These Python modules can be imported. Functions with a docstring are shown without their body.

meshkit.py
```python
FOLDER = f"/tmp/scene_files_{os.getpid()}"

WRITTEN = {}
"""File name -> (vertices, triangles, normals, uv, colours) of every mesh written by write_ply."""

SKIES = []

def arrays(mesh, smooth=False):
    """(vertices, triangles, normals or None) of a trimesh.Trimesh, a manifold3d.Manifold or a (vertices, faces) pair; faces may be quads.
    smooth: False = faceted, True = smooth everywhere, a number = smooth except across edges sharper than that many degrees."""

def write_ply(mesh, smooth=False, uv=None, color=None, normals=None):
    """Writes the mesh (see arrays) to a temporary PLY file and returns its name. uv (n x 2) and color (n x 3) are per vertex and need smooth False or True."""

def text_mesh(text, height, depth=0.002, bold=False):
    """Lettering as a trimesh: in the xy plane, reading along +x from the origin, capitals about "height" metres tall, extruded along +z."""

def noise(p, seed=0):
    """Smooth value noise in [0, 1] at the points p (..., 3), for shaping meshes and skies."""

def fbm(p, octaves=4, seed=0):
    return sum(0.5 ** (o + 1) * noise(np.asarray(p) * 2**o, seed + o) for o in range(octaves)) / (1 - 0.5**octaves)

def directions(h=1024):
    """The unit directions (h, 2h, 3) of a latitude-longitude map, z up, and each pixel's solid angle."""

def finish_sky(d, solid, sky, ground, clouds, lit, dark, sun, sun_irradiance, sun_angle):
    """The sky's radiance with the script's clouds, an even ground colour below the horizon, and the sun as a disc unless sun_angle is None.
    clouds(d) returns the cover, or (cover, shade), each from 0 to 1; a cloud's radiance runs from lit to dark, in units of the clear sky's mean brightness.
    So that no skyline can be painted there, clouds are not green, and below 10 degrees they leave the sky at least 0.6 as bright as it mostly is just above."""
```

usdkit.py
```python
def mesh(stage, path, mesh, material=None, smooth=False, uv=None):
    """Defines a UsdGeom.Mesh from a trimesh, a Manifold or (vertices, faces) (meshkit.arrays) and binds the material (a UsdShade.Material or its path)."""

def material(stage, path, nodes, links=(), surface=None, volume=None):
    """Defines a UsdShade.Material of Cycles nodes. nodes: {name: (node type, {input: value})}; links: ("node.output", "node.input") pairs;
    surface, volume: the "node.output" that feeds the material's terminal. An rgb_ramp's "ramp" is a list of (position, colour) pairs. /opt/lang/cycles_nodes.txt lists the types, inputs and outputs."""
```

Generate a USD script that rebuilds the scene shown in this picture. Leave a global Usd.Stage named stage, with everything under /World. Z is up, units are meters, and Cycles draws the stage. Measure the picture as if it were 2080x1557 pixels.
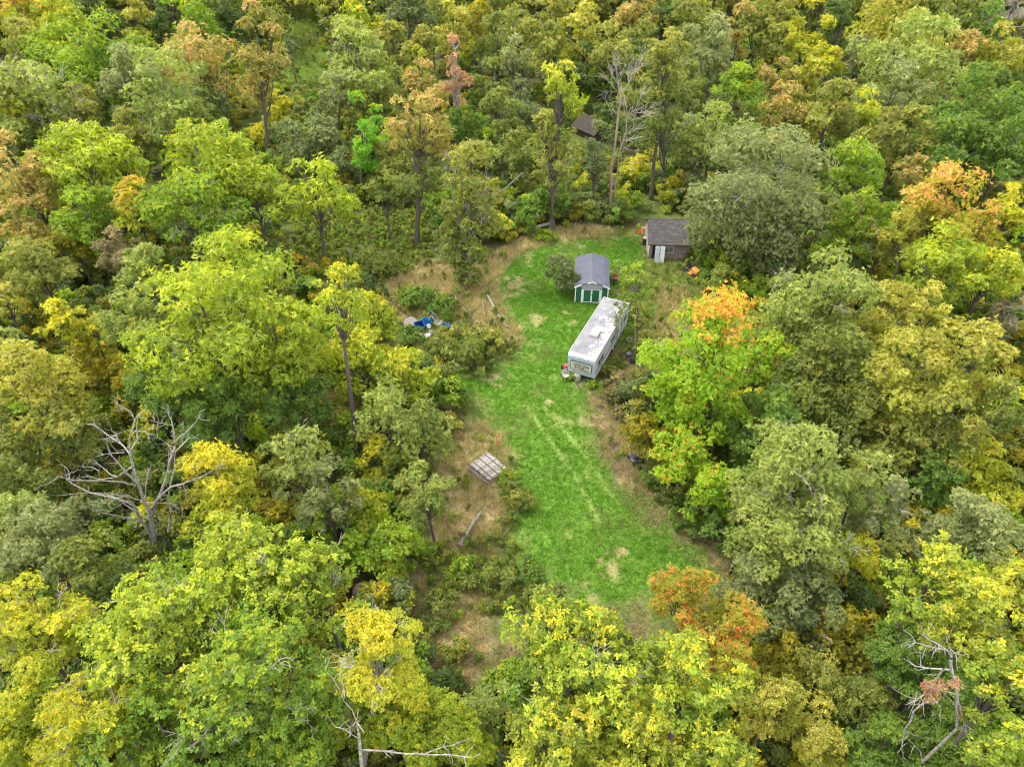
import math, random
import numpy as np, trimesh, shapely
import usdkit, meshkit
from shapely.geometry import Polygon, LineString, box as sbox
from pxr import Usd, UsdGeom, UsdLux, UsdShade, Sdf, Gf, Vt

stage = Usd.Stage.CreateInMemory()
UsdGeom.SetStageUpAxis(stage, 'Z'); UsdGeom.SetStageMetersPerUnit(stage, 1.0)
UsdGeom.Xform.Define(stage, '/World'); UsdGeom.Scope.Define(stage, '/World/Looks')
# ------------------------------------------------------------------ camera, sky, sun, exposure
F, CX, CY, PITCH, HCAM = 1442.0, 1040.0, 778.5, math.radians(40.4), 38.0
cam = UsdGeom.Camera.Define(stage, '/World/camera')
cam.AddTranslateOp().Set(Gf.Vec3d(0, 0, HCAM)); cam.AddRotateXOp().Set(90 - math.degrees(PITCH))
cam.CreateHorizontalApertureAttr(36.0); cam.CreateFocalLengthAttr(36.0 * F / 2080.0)
cam.CreateClippingRangeAttr(Gf.Vec2f(0.5, 2000))
cam.CreateExposureAttr(2.02)
SUN_EL, SUN_AZ = math.radians(56), math.radians(-70)      # high sun behind thin cloud, from the left
sd = np.array([math.sin(SUN_AZ) * math.cos(SUN_EL), math.cos(SUN_AZ) * math.cos(SUN_EL), math.sin(SUN_EL)])
usdkit.material(stage, '/World/Looks/sky_look', {
    'tc': ('texture_coordinate', {}),
    'sky': ('sky_texture', {'sky_type': 'single_scattering', 'sun_disc': False, 'sun_elevation': SUN_EL, 'sun_rotation': SUN_AZ % (2 * math.pi), 'aerosol_density': 2.0}),
    'n': ('noise_texture', {'scale': 2.2, 'detail': 5.0, 'roughness': 0.55}),
    'r': ('rgb_ramp', {'ramp': [(0.28, (0.72,) * 3), (0.62, (1, 1, 1))]}),
    'm': ('mix_color', {'b': (4.6, 4.6, 4.55), 'use_clamp': False}),
    'bg': ('background_shader', {'strength': 0.15})},
    [('tc.generated', 'n.vector'), ('n.fac', 'r.fac'), ('r.color', 'm.fac'), ('sky.color', 'm.a'), ('m.result', 'bg.color')], surface='bg.background')
dome = UsdLux.DomeLight.Define(stage, '/World/sky_light')
UsdShade.MaterialBindingAPI.Apply(dome.GetPrim()).Bind(UsdShade.Material.Get(stage, '/World/Looks/sky_look'))
sun = UsdLux.DistantLight.Define(stage, '/World/sun_light')
sun.CreateNormalizeAttr(True); sun.CreateIntensityAttr(0.36); sun.CreateAngleAttr(16.0); sun.CreateColorAttr(Gf.Vec3f(1.0, 0.93, 0.80))
zx = np.array([0, 0, 1.0]); xx = np.cross(zx, sd); xx /= np.linalg.norm(xx); yy = np.cross(sd, xx)
sun.AddTransformOp().Set(Gf.Matrix4d(*xx, 0, *yy, 0, *sd, 0, 0, 0, 0, 1))

# ------------------------------------------------------------------ helpers
def at(u, v, z=0.0):
    """The point at height z that the photograph shows at pixel (u, v)."""
    a, b = (u - CX) / F, -(v - CY) / F; c, s = math.cos(PITCH), math.sin(PITCH)
    d = np.array([a, c + b * s, -s + b * c]); t = (z - HCAM) / d[2]
    return np.array([0, 0, HCAM]) + d * t
def on_plane_y(u, v, y):
    a, b = (u - CX) / F, -(v - CY) / F; c, s = math.cos(PITCH), math.sin(PITCH)
    d = np.array([a, c + b * s, -s + b * c]); return np.array([0, 0, HCAM]) + d * (y / d[1])
def depth(p): return p[1] * math.cos(PITCH) - (p[2] - HCAM) * math.sin(PITCH)
def pix(p):
    p = np.asarray(p, float); q = p - [0, 0, HCAM]; c, s = math.cos(PITCH), math.sin(PITCH)
    zc = q[..., 1] * c - q[..., 2] * s; up = q[..., 1] * s + q[..., 2] * c
    return CX + F * q[..., 0] / zc, CY - F * up / zc
used = {}
def path_for(name, parent='/World'):
    k = used.get((parent, name), 0); used[(parent, name)] = k + 1
    return f'{parent}/{name}' + (f'_{k:03d}' if k else '')
def tag(p, label=None, cat=None, group=None, kind=None):
    p = p.GetPrim() if hasattr(p, 'GetPrim') else p
    for k, v in (('label', label), ('category', cat), ('group', group), ('kind', kind)):
        if v: p.SetCustomDataByKey(k, v)
    return p
def thing(name, label, cat, loc=(0, 0, 0), rz=0.0, group=None):
    x = UsdGeom.Xform.Define(stage, path_for(name))
    x.AddTranslateOp().Set(Gf.Vec3d(*map(float, loc)))
    if rz: x.AddRotateZOp().Set(float(rz))
    return tag(x, label, cat, group)
def obj(name, mesh, mat, parent=None, smooth=False, label=None, kind=None):
    pp = str(parent.GetPath()) if parent is not None else '/World'
    return tag(usdkit.mesh(stage, path_for(name, pp), mesh, '/World/Looks/' + mat, smooth), label, None, None, kind)
def cat(ms): return trimesh.util.concatenate(ms)
def bx(x0, x1, y0, y1, z0, z1):
    b = trimesh.creation.box([x1 - x0, y1 - y0, z1 - z0]); b.apply_translation([(x0 + x1) / 2, (y0 + y1) / 2, (z0 + z1) / 2]); return b
def cyl(r, h, loc=(0, 0, 0), sec=16, axis=None):
    c = trimesh.creation.cylinder(r, h, sections=sec)
    if axis is not None: c.apply_transform(trimesh.geometry.align_vectors([0, 0, 1], axis))
    c.apply_translation(loc); return c
def lathe(prof, sec=20): return trimesh.creation.revolve(np.array(prof, float), sections=sec)
def rot(m, deg, ax, pt=(0, 0, 0)): m.apply_transform(trimesh.transformations.rotation_matrix(math.radians(deg), ax, pt)); return m
def move(m, *t): m.apply_translation(t); return m
def tubes(paths, sides=5):
    """paths: list of (points n x 3, radii n) -> (v, f)"""
    V, Fc, n0 = [], [], 0
    for p, r in paths:
        p = np.asarray(p, float); r = np.broadcast_to(np.asarray(r, float), (len(p),))
        t = np.gradient(p, axis=0); t /= np.linalg.norm(t, axis=1, keepdims=True) + 1e-12
        ref = np.where(np.abs(t[:, 2:]) < 0.95, [[0, 0, 1.0]], [[1.0, 0, 0]])
        a = np.cross(t, ref); a /= np.linalg.norm(a, axis=1, keepdims=True) + 1e-12; b = np.cross(t, a)
        ang = np.arange(sides) * 2 * np.pi / sides
        v = p[:, None] + r[:, None, None] * (np.cos(ang)[None, :, None] * a[:, None] + np.sin(ang)[None, :, None] * b[:, None])
        i, j = np.meshgrid(np.arange(len(p) - 1), np.arange(sides), indexing='ij')
        q = np.stack([i * sides + j, i * sides + (j + 1) % sides, (i + 1) * sides + (j + 1) % sides, (i + 1) * sides + j], -1).reshape(-1, 4)
        V.append(v.reshape(-1, 3)); Fc.append(np.vstack([q[:, [0, 1, 2]], q[:, [0, 2, 3]]]) + n0); n0 += len(V[-1])
    return np.vstack(V), np.vstack(Fc)
def wob(p0, p1, n, amp, rng):
    """A crooked line from p0 to p1."""
    t = np.linspace(0, 1, n)[:, None]; p = p0 + (p1 - p0) * t
    return p + np.cumsum(rng.normal(0, amp, (n, 3)), 0) * np.sin(np.pi * t) 

# ------------------------------------------------------------------ materials
def plain(name, col, rough=0.6, metal=0.0, var=0.25, scale=6.0, col2=None, bump=0.0, spec=0.4):
    c = np.array(col, float); d = np.array(col2, float) if col2 is not None else c * (1 - var)
    nodes = {'g': ('geometry', {}), 'n': ('noise_texture', {'scale': scale, 'detail': 5.0, 'roughness': 0.6}),
             'r': ('rgb_ramp', {'ramp': [(0.35, tuple(d)), (0.65, tuple(c))]}),
             'p': ('principled_bsdf', {'roughness': rough, 'metallic': metal, 'specular_ior_level': spec})}
    links = [('g.position', 'n.vector'), ('n.fac', 'r.fac'), ('r.color', 'p.base_color')]
    if bump:
        nodes['b'] = ('bump', {'strength': bump, 'distance': 0.02}); links += [('n.fac', 'b.height'), ('b.normal', 'p.normal')]
    usdkit.material(stage, '/World/Looks/' + name, nodes, links, surface='p.BSDF')
def leafmat(name, prim='leafcol', trans=0.5, gloss=0.25, vary=False):
    nodes = {'a': ('attribute', {'attribute': prim}), 'p': ('principled_bsdf', {'roughness': 0.45, 'specular_ior_level': gloss}),
             't': ('translucent_bsdf', {}), 'h': ('hsv', {'saturation': 1.12, 'value': 1.3}), 'm': ('mix_closure', {'fac': trans})}
    links = [('a.color', 'p.base_color'), ('a.color', 'h.color'), ('h.color', 't.color'), ('p.BSDF', 'm.closure1'), ('t.BSDF', 'm.closure2')]
    if vary:
        nodes['o'] = ('object_info', {}); nodes['v'] = ('map_range', {'to_min': 0.72, 'to_max': 1.3}); nodes['h2'] = ('hsv', {})
        links = [('o.random', 'v.value'), ('v.result', 'h2.value'), ('a.color', 'h2.color'), ('h2.color', 'p.base_color'), ('h2.color', 'h.color')] + links[2:]
    usdkit.material(stage, '/World/Looks/' + name, nodes, links, surface='m.closure')
leafmat('leaves'); leafmat('leaves_vary', vary=True); leafmat('grass_blades', trans=0.3, gloss=0.25, vary=True)
plain('bark_dark', (0.10, 0.085, 0.07), 0.9, scale=9, col2=(0.045, 0.038, 0.032), bump=0.6)
plain('bark_grey', (0.24, 0.22, 0.20), 0.9, scale=9, col2=(0.10, 0.09, 0.08), bump=0.6)
plain('bark_pale', (0.27, 0.245, 0.22), 0.85, scale=6, col2=(0.10, 0.088, 0.075), bump=0.6)
plain("bark_dead", (0.32, 0.30, 0.275), 0.85, scale=7, col2=(0.12, 0.105, 0.095), bump=0.6)
plain('bark_red', (0.30, 0.20, 0.16), 0.9, scale=5, col2=(0.17, 0.13, 0.11), bump=0.5)
plain('twig_grey', (0.34, 0.31, 0.28), 0.9, scale=8, col2=(0.20, 0.18, 0.16))
# ground: colour is a per-vertex map of lawn, straw, leaf litter and soil, with fine grain on top
usdkit.material(stage, '/World/Looks/ground_look', {
    'a': ('attribute', {'attribute': 'groundcol'}), 'g': ('geometry', {}),
    'n': ('noise_texture', {'scale': 5.0, 'detail': 6.0, 'roughness': 0.7}), 'r': ('rgb_ramp', {'ramp': [(0.3, (0.55, 0.52, 0.5)), (0.7, (1.4, 1.4, 1.35))]}),
    'm': ('mix_color', {'blend_type': 'multiply', 'fac': 1.0, 'use_clamp': False}), 'b': ('bump', {'strength': 0.8, 'distance': 0.08}),
    'p': ('principled_bsdf', {'roughness': 0.95, 'specular_ior_level': 0.1})},
    [('g.position', 'n.vector'), ('n.fac', 'r.fac'), ('a.color', 'm.a'), ('r.color', 'm.b'), ('m.result', 'p.base_color'), ('n.fac', 'b.height'), ('b.normal', 'p.normal')], surface='p.BSDF')

# ------------------------------------------------------------------ zones of the ground, as seen in the photograph
def zone(px): return Polygon([tuple(at(u, v)[:2]) for u, v in px]).buffer(0)
LAWN = zone([(1000, 570), (1035, 528), (1085, 505), (1140, 492), (1215, 487), (1290, 482), (1312, 500), (1300, 545), (1262, 560), (1250, 600), (1300, 610), (1300, 650), (1270, 680), (1215, 760), (1190, 792), (1196, 850), (1222, 920), (1262, 985), (1325, 1035), (1390, 1092), (1470, 1140), (1475, 1185),
             (1400, 1195), (1335, 1235), (1250, 1262), (1180, 1230), (1110, 1190), (1070, 1150), (1020, 1085), (1045, 1020), (1030, 960), (1025, 915), (990, 860), (960, 815), (905, 780), (905, 765), (985, 762), (1030, 735), (1058, 700), (1040, 645), (1012, 605)])
STRAW = [zone(p) for p in ([(1005, 610), (1000, 560), (1060, 505), (1150, 485), (1240, 470), (1180, 458), (1080, 478), (980, 535), (900, 600), (935, 640), (1045, 705), (1060, 690)],
                           [(885, 900), (950, 865), (1005, 885), (1042, 950), (1040, 1040), (1005, 1110), (960, 1140), (900, 1120), (870, 1030)],
                           [(830, 1185), (965, 1180), (990, 1260), (975, 1330), (960, 1395), (905, 1400), (860, 1290)],
                           [(1345, 575), (1395, 590), (1385, 650), (1340, 715), (1318, 690), (1345, 630)],
                           [(760, 590), (880, 530), (960, 545), (985, 605), (900, 645), (800, 640)],
                           [(655, 790), (700, 780), (720, 860), (670, 870)])]
LITTER = [zone(p) for p in ([(1192, 775), (1235, 800), (1290, 915), (1350, 1010), (1490, 1110), (1480, 1165), (1390, 1130), (1290, 1050), (1232, 960), (1200, 870)],
                            [(1262, 690), (1335, 690), (1320, 790), (1215, 775)], [(1000, 1310), (1060, 1310), (1060, 1370), (1010, 1370)], [(1180, 1230), (1300, 1225), (1310, 1290), (1200, 1290)])]
PATH = zone([(585, -60), (632, -60), (645, 60), (648, 185), (588, 183), (596, 60)])
WEEDS = [zone(p) for p in ([(790, 590), (850, 585), (960, 640), (1045, 690), (1040, 725), (970, 775), (890, 735), (845, 700), (785, 690)],
                           [(600, 430), (860, 430), (900, 500), (820, 560), (740, 575), (600, 540)],
                           [(850, 1110), (1010, 1090), (1075, 1160), (1110, 1200), (1040, 1260), (960, 1240), (870, 1190)],
                           [(1195, 770), (1300, 700), (1330, 800), (1240, 800)], [(1290, 560), (1260, 640), (1310, 660)],
                           [(1005, 940), (1030, 930), (1075, 1040), (1040, 1090), (1010, 1040)])]
CLEAR = shapely.union_all([LAWN.buffer(0.5)] + STRAW + LITTER + WEEDS + [PATH, zone([(770, 560), (1000, 520), (1420, 440), (1420, 700), (1230, 820), (1010, 900), (1000, 1000), (900, 1120), (860, 1010), (960, 860), (900, 770), (790, 700)])])
def height(x, y):
    return 0.22 * (meshkit.fbm(np.stack([np.asarray(x) * .12, np.asarray(y) * .12, np.zeros_like(x)], -1), 3, 5) - .5)
def soft(poly, x, y, edge, seed):
    """1 inside, 0 outside, across a ragged edge."""
    pts = shapely.points(x, y); ins = shapely.contains(poly, pts); d = shapely.distance(poly.boundary, pts)
    sgn = np.where(ins, d, -d) + edge * 3.2 * (meshkit.fbm(np.stack([x * .9, y * .9, 0 * x], -1), 4, seed) - .5)
    return np.clip(sgn / edge * .5 + .5, 0, 1)
xs = np.concatenate([np.arange(-300, -30, 6), np.arange(-30, -8, .8), np.arange(-8, 24, .2), np.arange(24, 40, .8), np.arange(40, 306, 6)])
ys = np.concatenate([np.arange(-60, 8, 6), np.arange(8, 18, .8), np.arange(18, 84, .24), np.arange(84, 190, 1.6), np.arange(190, 520, 8)])
gx, gy = np.meshgrid(xs, ys); X, Y = gx.ravel(), gy.ravel(); Z = height(X, Y)
n1 = meshkit.fbm(np.stack([X * .35, Y * .35, 0 * X], -1), 4, 11)[:, None]; n2 = meshkit.fbm(np.stack([X * 1.4, Y * 1.4, 0 * X], -1), 4, 12)[:, None]
soil = np.array([.060, .055, .028]); moss = np.array([.075, .105, .022]); col = soil + (moss - soil) * np.clip((n1 - .35) * 3, 0, 1)
near = (X > -45) & (X < 60) & (Y > 5) & (Y < 200)
def paint(poly, c, edge, seed, amt=1.0):
    global col
    w = np.zeros(len(X)); w[near] = soft(poly, X[near], Y[near], edge, seed) * amt; col = col + (np.asarray(c) - col) * w[:, None]
paint(CLEAR, (.15, .155, .055), 1.2, 1, .85)
for i, s in enumerate(WEEDS): paint(s, (.085, .10, .026), .8, 20 + i, .8)
for i, s in enumerate(STRAW): paint(s, (.34, .265, .145), .8, 30 + i, .9)
for i, s in enumerate(LITTER): paint(s, (.135, .098, .062), .9, 40 + i, .95)
GREENISH = zone([(1240, 545), (1320, 535), (1420, 545), (1400, 600), (1345, 660), (1300, 720), (1270, 690), (1290, 640)])
paint(GREENISH, (.12, .175, .035), 1.2, 55, .75)
paint(LAWN, (.085, .170, .022), 1.3, 50); lw = np.zeros(len(X)); lw[near] = soft(LAWN, X[near], Y[near], .75, 50)
bare = np.clip((meshkit.fbm(np.stack([X * .55, Y * .55, 0 * X], -1), 4, 77) - .69) * 9, 0, 1) * (lw > .3) * .6
BARE = ((1048, 575, 1.5), (1035, 600, .9), (1095, 652, .9), (1085, 640, .5), (1165, 655, .5), (1245, 1150, 1.0), (1200, 1215, .8), (1015, 768, 1.0), (1262, 1120, .6), (1115, 818, .35), (1150, 635, .4), (1220, 1140, .5), (1000, 850, .6), (1265, 985, .7), (1215, 860, .8))
for u, v, r in BARE:
    p = at(u, v); bare = np.maximum(bare, np.clip(1.0 - np.hypot(X - p[0], Y - p[1]) / r + 3.2 * (n2[:, 0] - .5), 0, 1) * .85)
col = col + (np.array([.27, .21, .12]) - col) * (bare * .8)[:, None]
TRACKS = []
for line in ([(1070, 825), (1098, 868), (1130, 915), (1162, 958), (1190, 1005), (1215, 1060)], [(1105, 830), (1150, 880), (1185, 918), (1215, 965), (1248, 1015)]):
    ln = LineString([tuple(at(*q)[:2]) for q in line]); TRACKS.append(ln); d = np.full(len(X), 9.); d[near] = shapely.distance(ln, shapely.points(X[near], Y[near]))
    col = col + (np.array([.17, .23, .06]) - col) * (np.clip(1.3 - d / .20, 0, 1) * (0.45 + .6 * n2[:, 0]))[:, None]
paint(PATH, (.075, .15, .015), 1.0, 60)
nx, ny = len(xs), len(ys); i, j = np.meshgrid(np.arange(ny - 1), np.arange(nx - 1), indexing='ij'); q = i * nx + j
gf = np.vstack([np.stack([q, q + 1, q + nx + 1], -1).reshape(-1, 3), np.stack([q, q + nx + 1, q + nx], -1).reshape(-1, 3)])
def colour_mesh(path, v, f, mat, colours, prim, interp, smooth=False):
    m = usdkit.mesh(stage, path, (v, f), '/World/Looks/' + mat, smooth)
    UsdGeom.PrimvarsAPI(m).CreatePrimvar(prim, Sdf.ValueTypeNames.Color3fArray, interp).Set(Vt.Vec3fArray.FromNumpy(np.asarray(colours, np.float32)))
    return m
tag(colour_mesh('/World/ground', np.stack([X, Y, Z], -1), gf, 'ground_look', np.clip(col * (.8 + .4 * n2), .005, .6), 'groundcol', 'vertex', True), kind='structure')

# ------------------------------------------------------------------ foliage
C = lambda *a: np.array(a, float)
PAL = {  # two leaf colours, and the colour that autumn has given to the topmost shoots (with its share)
    'lime': (C(.165, .255, .014), C(.250, .325, .018), C(.37, .41, .034), .42), 'limegreen': (C(.115, .220, .014), C(.175, .275, .016), C(.28, .34, .022), .34),
    'limeorange': (C(.185, .255, .014), C(.27, .31, .018), C(.54, .33, .055), .60), 'vivid': (C(.095, .270, .010), C(.150, .320, .012), C(.38, .30, .01), .20),
    'green': (C(.078, .160, .016), C(.112, .198, .020), C(.18, .25, .030), .28), 'dark': (C(.064, .115, .016), C(.088, .142, .020), C(.14, .17, .03), .2),
    'pale': (C(.155, .230, .036), C(.220, .280, .054), C(.33, .365, .085), .30), 'grey': (C(.140, .188, .050), C(.190, .232, .072), C(.28, .31, .115), .40),
    'greydark': (C(.098, .142, .038), C(.132, .178, .052), C(.21, .25, .085), .32), 'olive': (C(.148, .192, .026), C(.200, .235, .034), C(.30, .285, .055), .38),
    'oliveg': (C(.105, .160, .022), C(.148, .195, .028), C(.23, .245, .045), .32), 'tan': (C(.190, .215, .030), C(.270, .245, .048), C(.45, .315, .115), .52),
    'orange': (C(.22, .26, .020), C(.31, .29, .028), C(.56, .31, .095), .60), 'yellow': (C(.230, .295, .016), C(.330, .360, .020), C(.50, .44, .032), .50),
    'yellowlime': (C(.190, .280, .016), C(.265, .335, .020), C(.45, .42, .032), .48), 'gold': (C(.205, .250, .024), C(.285, .305, .034), C(.44, .40, .085), .38),
    'golddark': (C(.150, .170, .010), C(.21, .210, .010), C(.34, .28, .014), .35), 'red': (C(.19, .25, .016), C(.28, .28, .02), C(.60, .22, .05), .42),
    'brown': (C(.13, .14, .045), C(.18, .17, .06), C(.27, .21, .10), .4), 'maple': (C(.165, .315, .010), C(.250, .385, .013), C(.64, .31, .050), .75), 'rust': (C(.24, .18, .08), C(.33, .20, .10), C(.44, .24, .14), .5),
}
HUE = C(1.20, 1.08, 1.12)
PAL = {k: (a * HUE + C(0, 0, .012), c * HUE + C(0, 0, .012), t * 1.06, s) for k, (a, c, t, s) in PAL.items()}
NTRI = [0]
def leaves(P0, N, L, rng, k, c, droop=.35, aspect=.29, single=False):
    """A rosette of k leaves at each point P0 with axis N. Returns (v, f, colour per face)."""
    n = len(P0); N = N / (np.linalg.norm(N, axis=1, keepdims=True) + 1e-9)
    a = np.cross(N, rng.normal(size=(n, 3))); a /= np.linalg.norm(a, axis=1, keepdims=True) + 1e-9; b = np.cross(N, a)
    ang = (np.arange(k)[None] + rng.uniform(-.35, .35, (n, k))) * 2 * np.pi / k
    d = np.cos(ang)[..., None] * a[:, None] + np.sin(ang)[..., None] * b[:, None] + N[:, None] * rng.uniform(-droop, .75, (n, k, 1))
    d[..., 2] -= rng.uniform(0, droop, (n, k)); d /= np.linalg.norm(d, axis=2, keepdims=True)
    ll = (L[:, None] if np.ndim(L) else L) * rng.uniform(.5, 1.4, (n, k))
    s = np.cross(d, N[:, None] + rng.normal(0, .35, (n, k, 3))); s /= np.linalg.norm(s, axis=2, keepdims=True) + 1e-9
    base = P0[:, None] + d * (.12 * ll)[..., None]; tip = base + d * ll[..., None]; mid = base + d * (.5 * ll)[..., None]
    w = (aspect * ll)[..., None] * s; sag = np.zeros_like(mid); sag[..., 2] = -.10 * ll
    colr = np.clip(c[:, None] * rng.uniform(.78, 1.22, (n, k, 1)) * rng.uniform(.93, 1.07, (n, k, 3)), .004, .8).reshape(-1, 3)
    m = n * k; o = np.arange(m)[:, None]
    if single:
        V = np.stack([base + w * .95 + sag, tip, base - w * .95 + sag], 2).reshape(-1, 3); f = o * 3 + np.array([[0, 1, 2]])
        return V, f, colr
    V = np.stack([base, mid + w + sag, tip, mid - w + sag], 2).reshape(-1, 3)
    f = np.concatenate([o * 4 + np.array([[0, 1, 2]]), o * 4 + np.array([[0, 2, 3]])], 1).reshape(-1, 3)
    return V, f, np.repeat(colr, 2, 0)
def crown_shape(rng, r, rz, nclump, low=-.55, plus=0.0):
    """Clumps (centre, radius) that make up an uneven crown round the origin."""
    cs = []
    for i in range(nclump):
        for _ in range(20):
            d = rng.normal(size=3); d /= np.linalg.norm(d)
            if d[2] > low: break
        e = rng.uniform(.5, .86) if i > nclump * .2 else rng.uniform(.1, .4)
        cr = r * (rng.uniform(.15, .31) + plus)
        cs.append((d * [r, r, rz] * e, cr))
    top = np.array([rng.normal(0, .12) * r, rng.normal(0, .12) * r, rz * .72]); cs.append((top, r * .3))
    return cs
def crown_mesh(rng, clumps, r, rz, pal, L, lai, k=6, tipmul=1.0, single=False, droop=.35, squash=.66, openc=False):
    c0, c1, ct, share = PAL[pal]
    cen = np.array([c for c, _ in clumps]); cr = np.array([q for _, q in clumps]); hue = rng.uniform(0, 1, len(cr)); bri = rng.uniform(.86, 1.14, len(cr)); tipc = rng.uniform(-.35, .35, len(cr))
    n = int(lai * math.pi * r * math.sqrt(r * max(rz, .5 * r)) / (.19 * L * L) / k); n = max(60, min(n, 17000))
    w = cr ** 2; ci = rng.choice(len(cr), n, p=w / w.sum())
    d = rng.normal(size=(n, 3)); d /= np.linalg.norm(d, axis=1, keepdims=True)
    out = cen[ci] / (np.array([r, r, rz]) + 1e-9); d = d + .45 * out + [0, 0, .28]; d /= np.linalg.norm(d, axis=1, keepdims=True)
    rad = cr[ci] * np.clip(rng.normal(.92, .16, n), .3, 1.35) * (.55 + .9 * meshkit.noise((cen[ci] + d * cr[ci][:, None]) / (.10 * r + .25), int(rng.integers(999))))
    gap = meshkit.noise((cen[ci] + d * cr[ci][:, None]) / (.055 * r + .16) + 7.3, int(rng.integers(999))); keep = rng.uniform(size=n) < np.clip((gap - (.34 if openc else .22)) * (5.5 if openc else 4.5), .08 if openc else .12, 1)
    ci, d, rad, out = ci[keep], d[keep], rad[keep], out[keep]; n = len(ci)
    p = cen[ci] + d * rad[:, None] * [1, 1, squash]
    stray = rng.uniform(size=n) < .05; p[stray] += d[stray] * (cr[ci][stray] * rng.uniform(.1, .5, stray.sum()))[:, None]
    nrm = d + [0, 0, .55] + rng.normal(0, .42, (n, 3))
    hz = p[:, 2] / rz
    drift = meshkit.noise(p / (.55 * r + .3) + 3.1, int(rng.integers(999)))
    col = c0 + (c1 - c0) * np.clip(hue[ci] * .45 + rng.uniform(0, .5, n) + .9 * (drift - .42), 0, 1.15)[:, None]
    pt = np.clip((.8 * hz + .55 * d[:, 2] + .30 * out[:, 2] + tipc[ci] + .8 * (drift - .5) - .35) * 1.3, 0, 1) * share * tipmul * 1.25
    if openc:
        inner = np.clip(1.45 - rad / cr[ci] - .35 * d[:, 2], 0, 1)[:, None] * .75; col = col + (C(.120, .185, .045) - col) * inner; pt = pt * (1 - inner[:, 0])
    if tipmul < 0: pt = -tipmul * np.clip(.25 + 1.1 * (drift - .3) + .3 * hz, 0, 1)
    is_tip = rng.uniform(size=n) < pt; col[is_tip] = (ct * rng.uniform(.75, 1.15, (n, 1)) + .0)[is_tip]
    col *= bri[ci][:, None]
    return leaves(p, nrm, L, rng, k, col, droop=droop, single=single)
def leaf_prim(path, V, f, c, mat='leaves'):
    NTRI[0] += len(f); return colour_mesh(path, V, f, mat, c, 'leafcol', 'uniform')
TREES = []   # (u, v, hw, short label) for later fill
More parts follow.
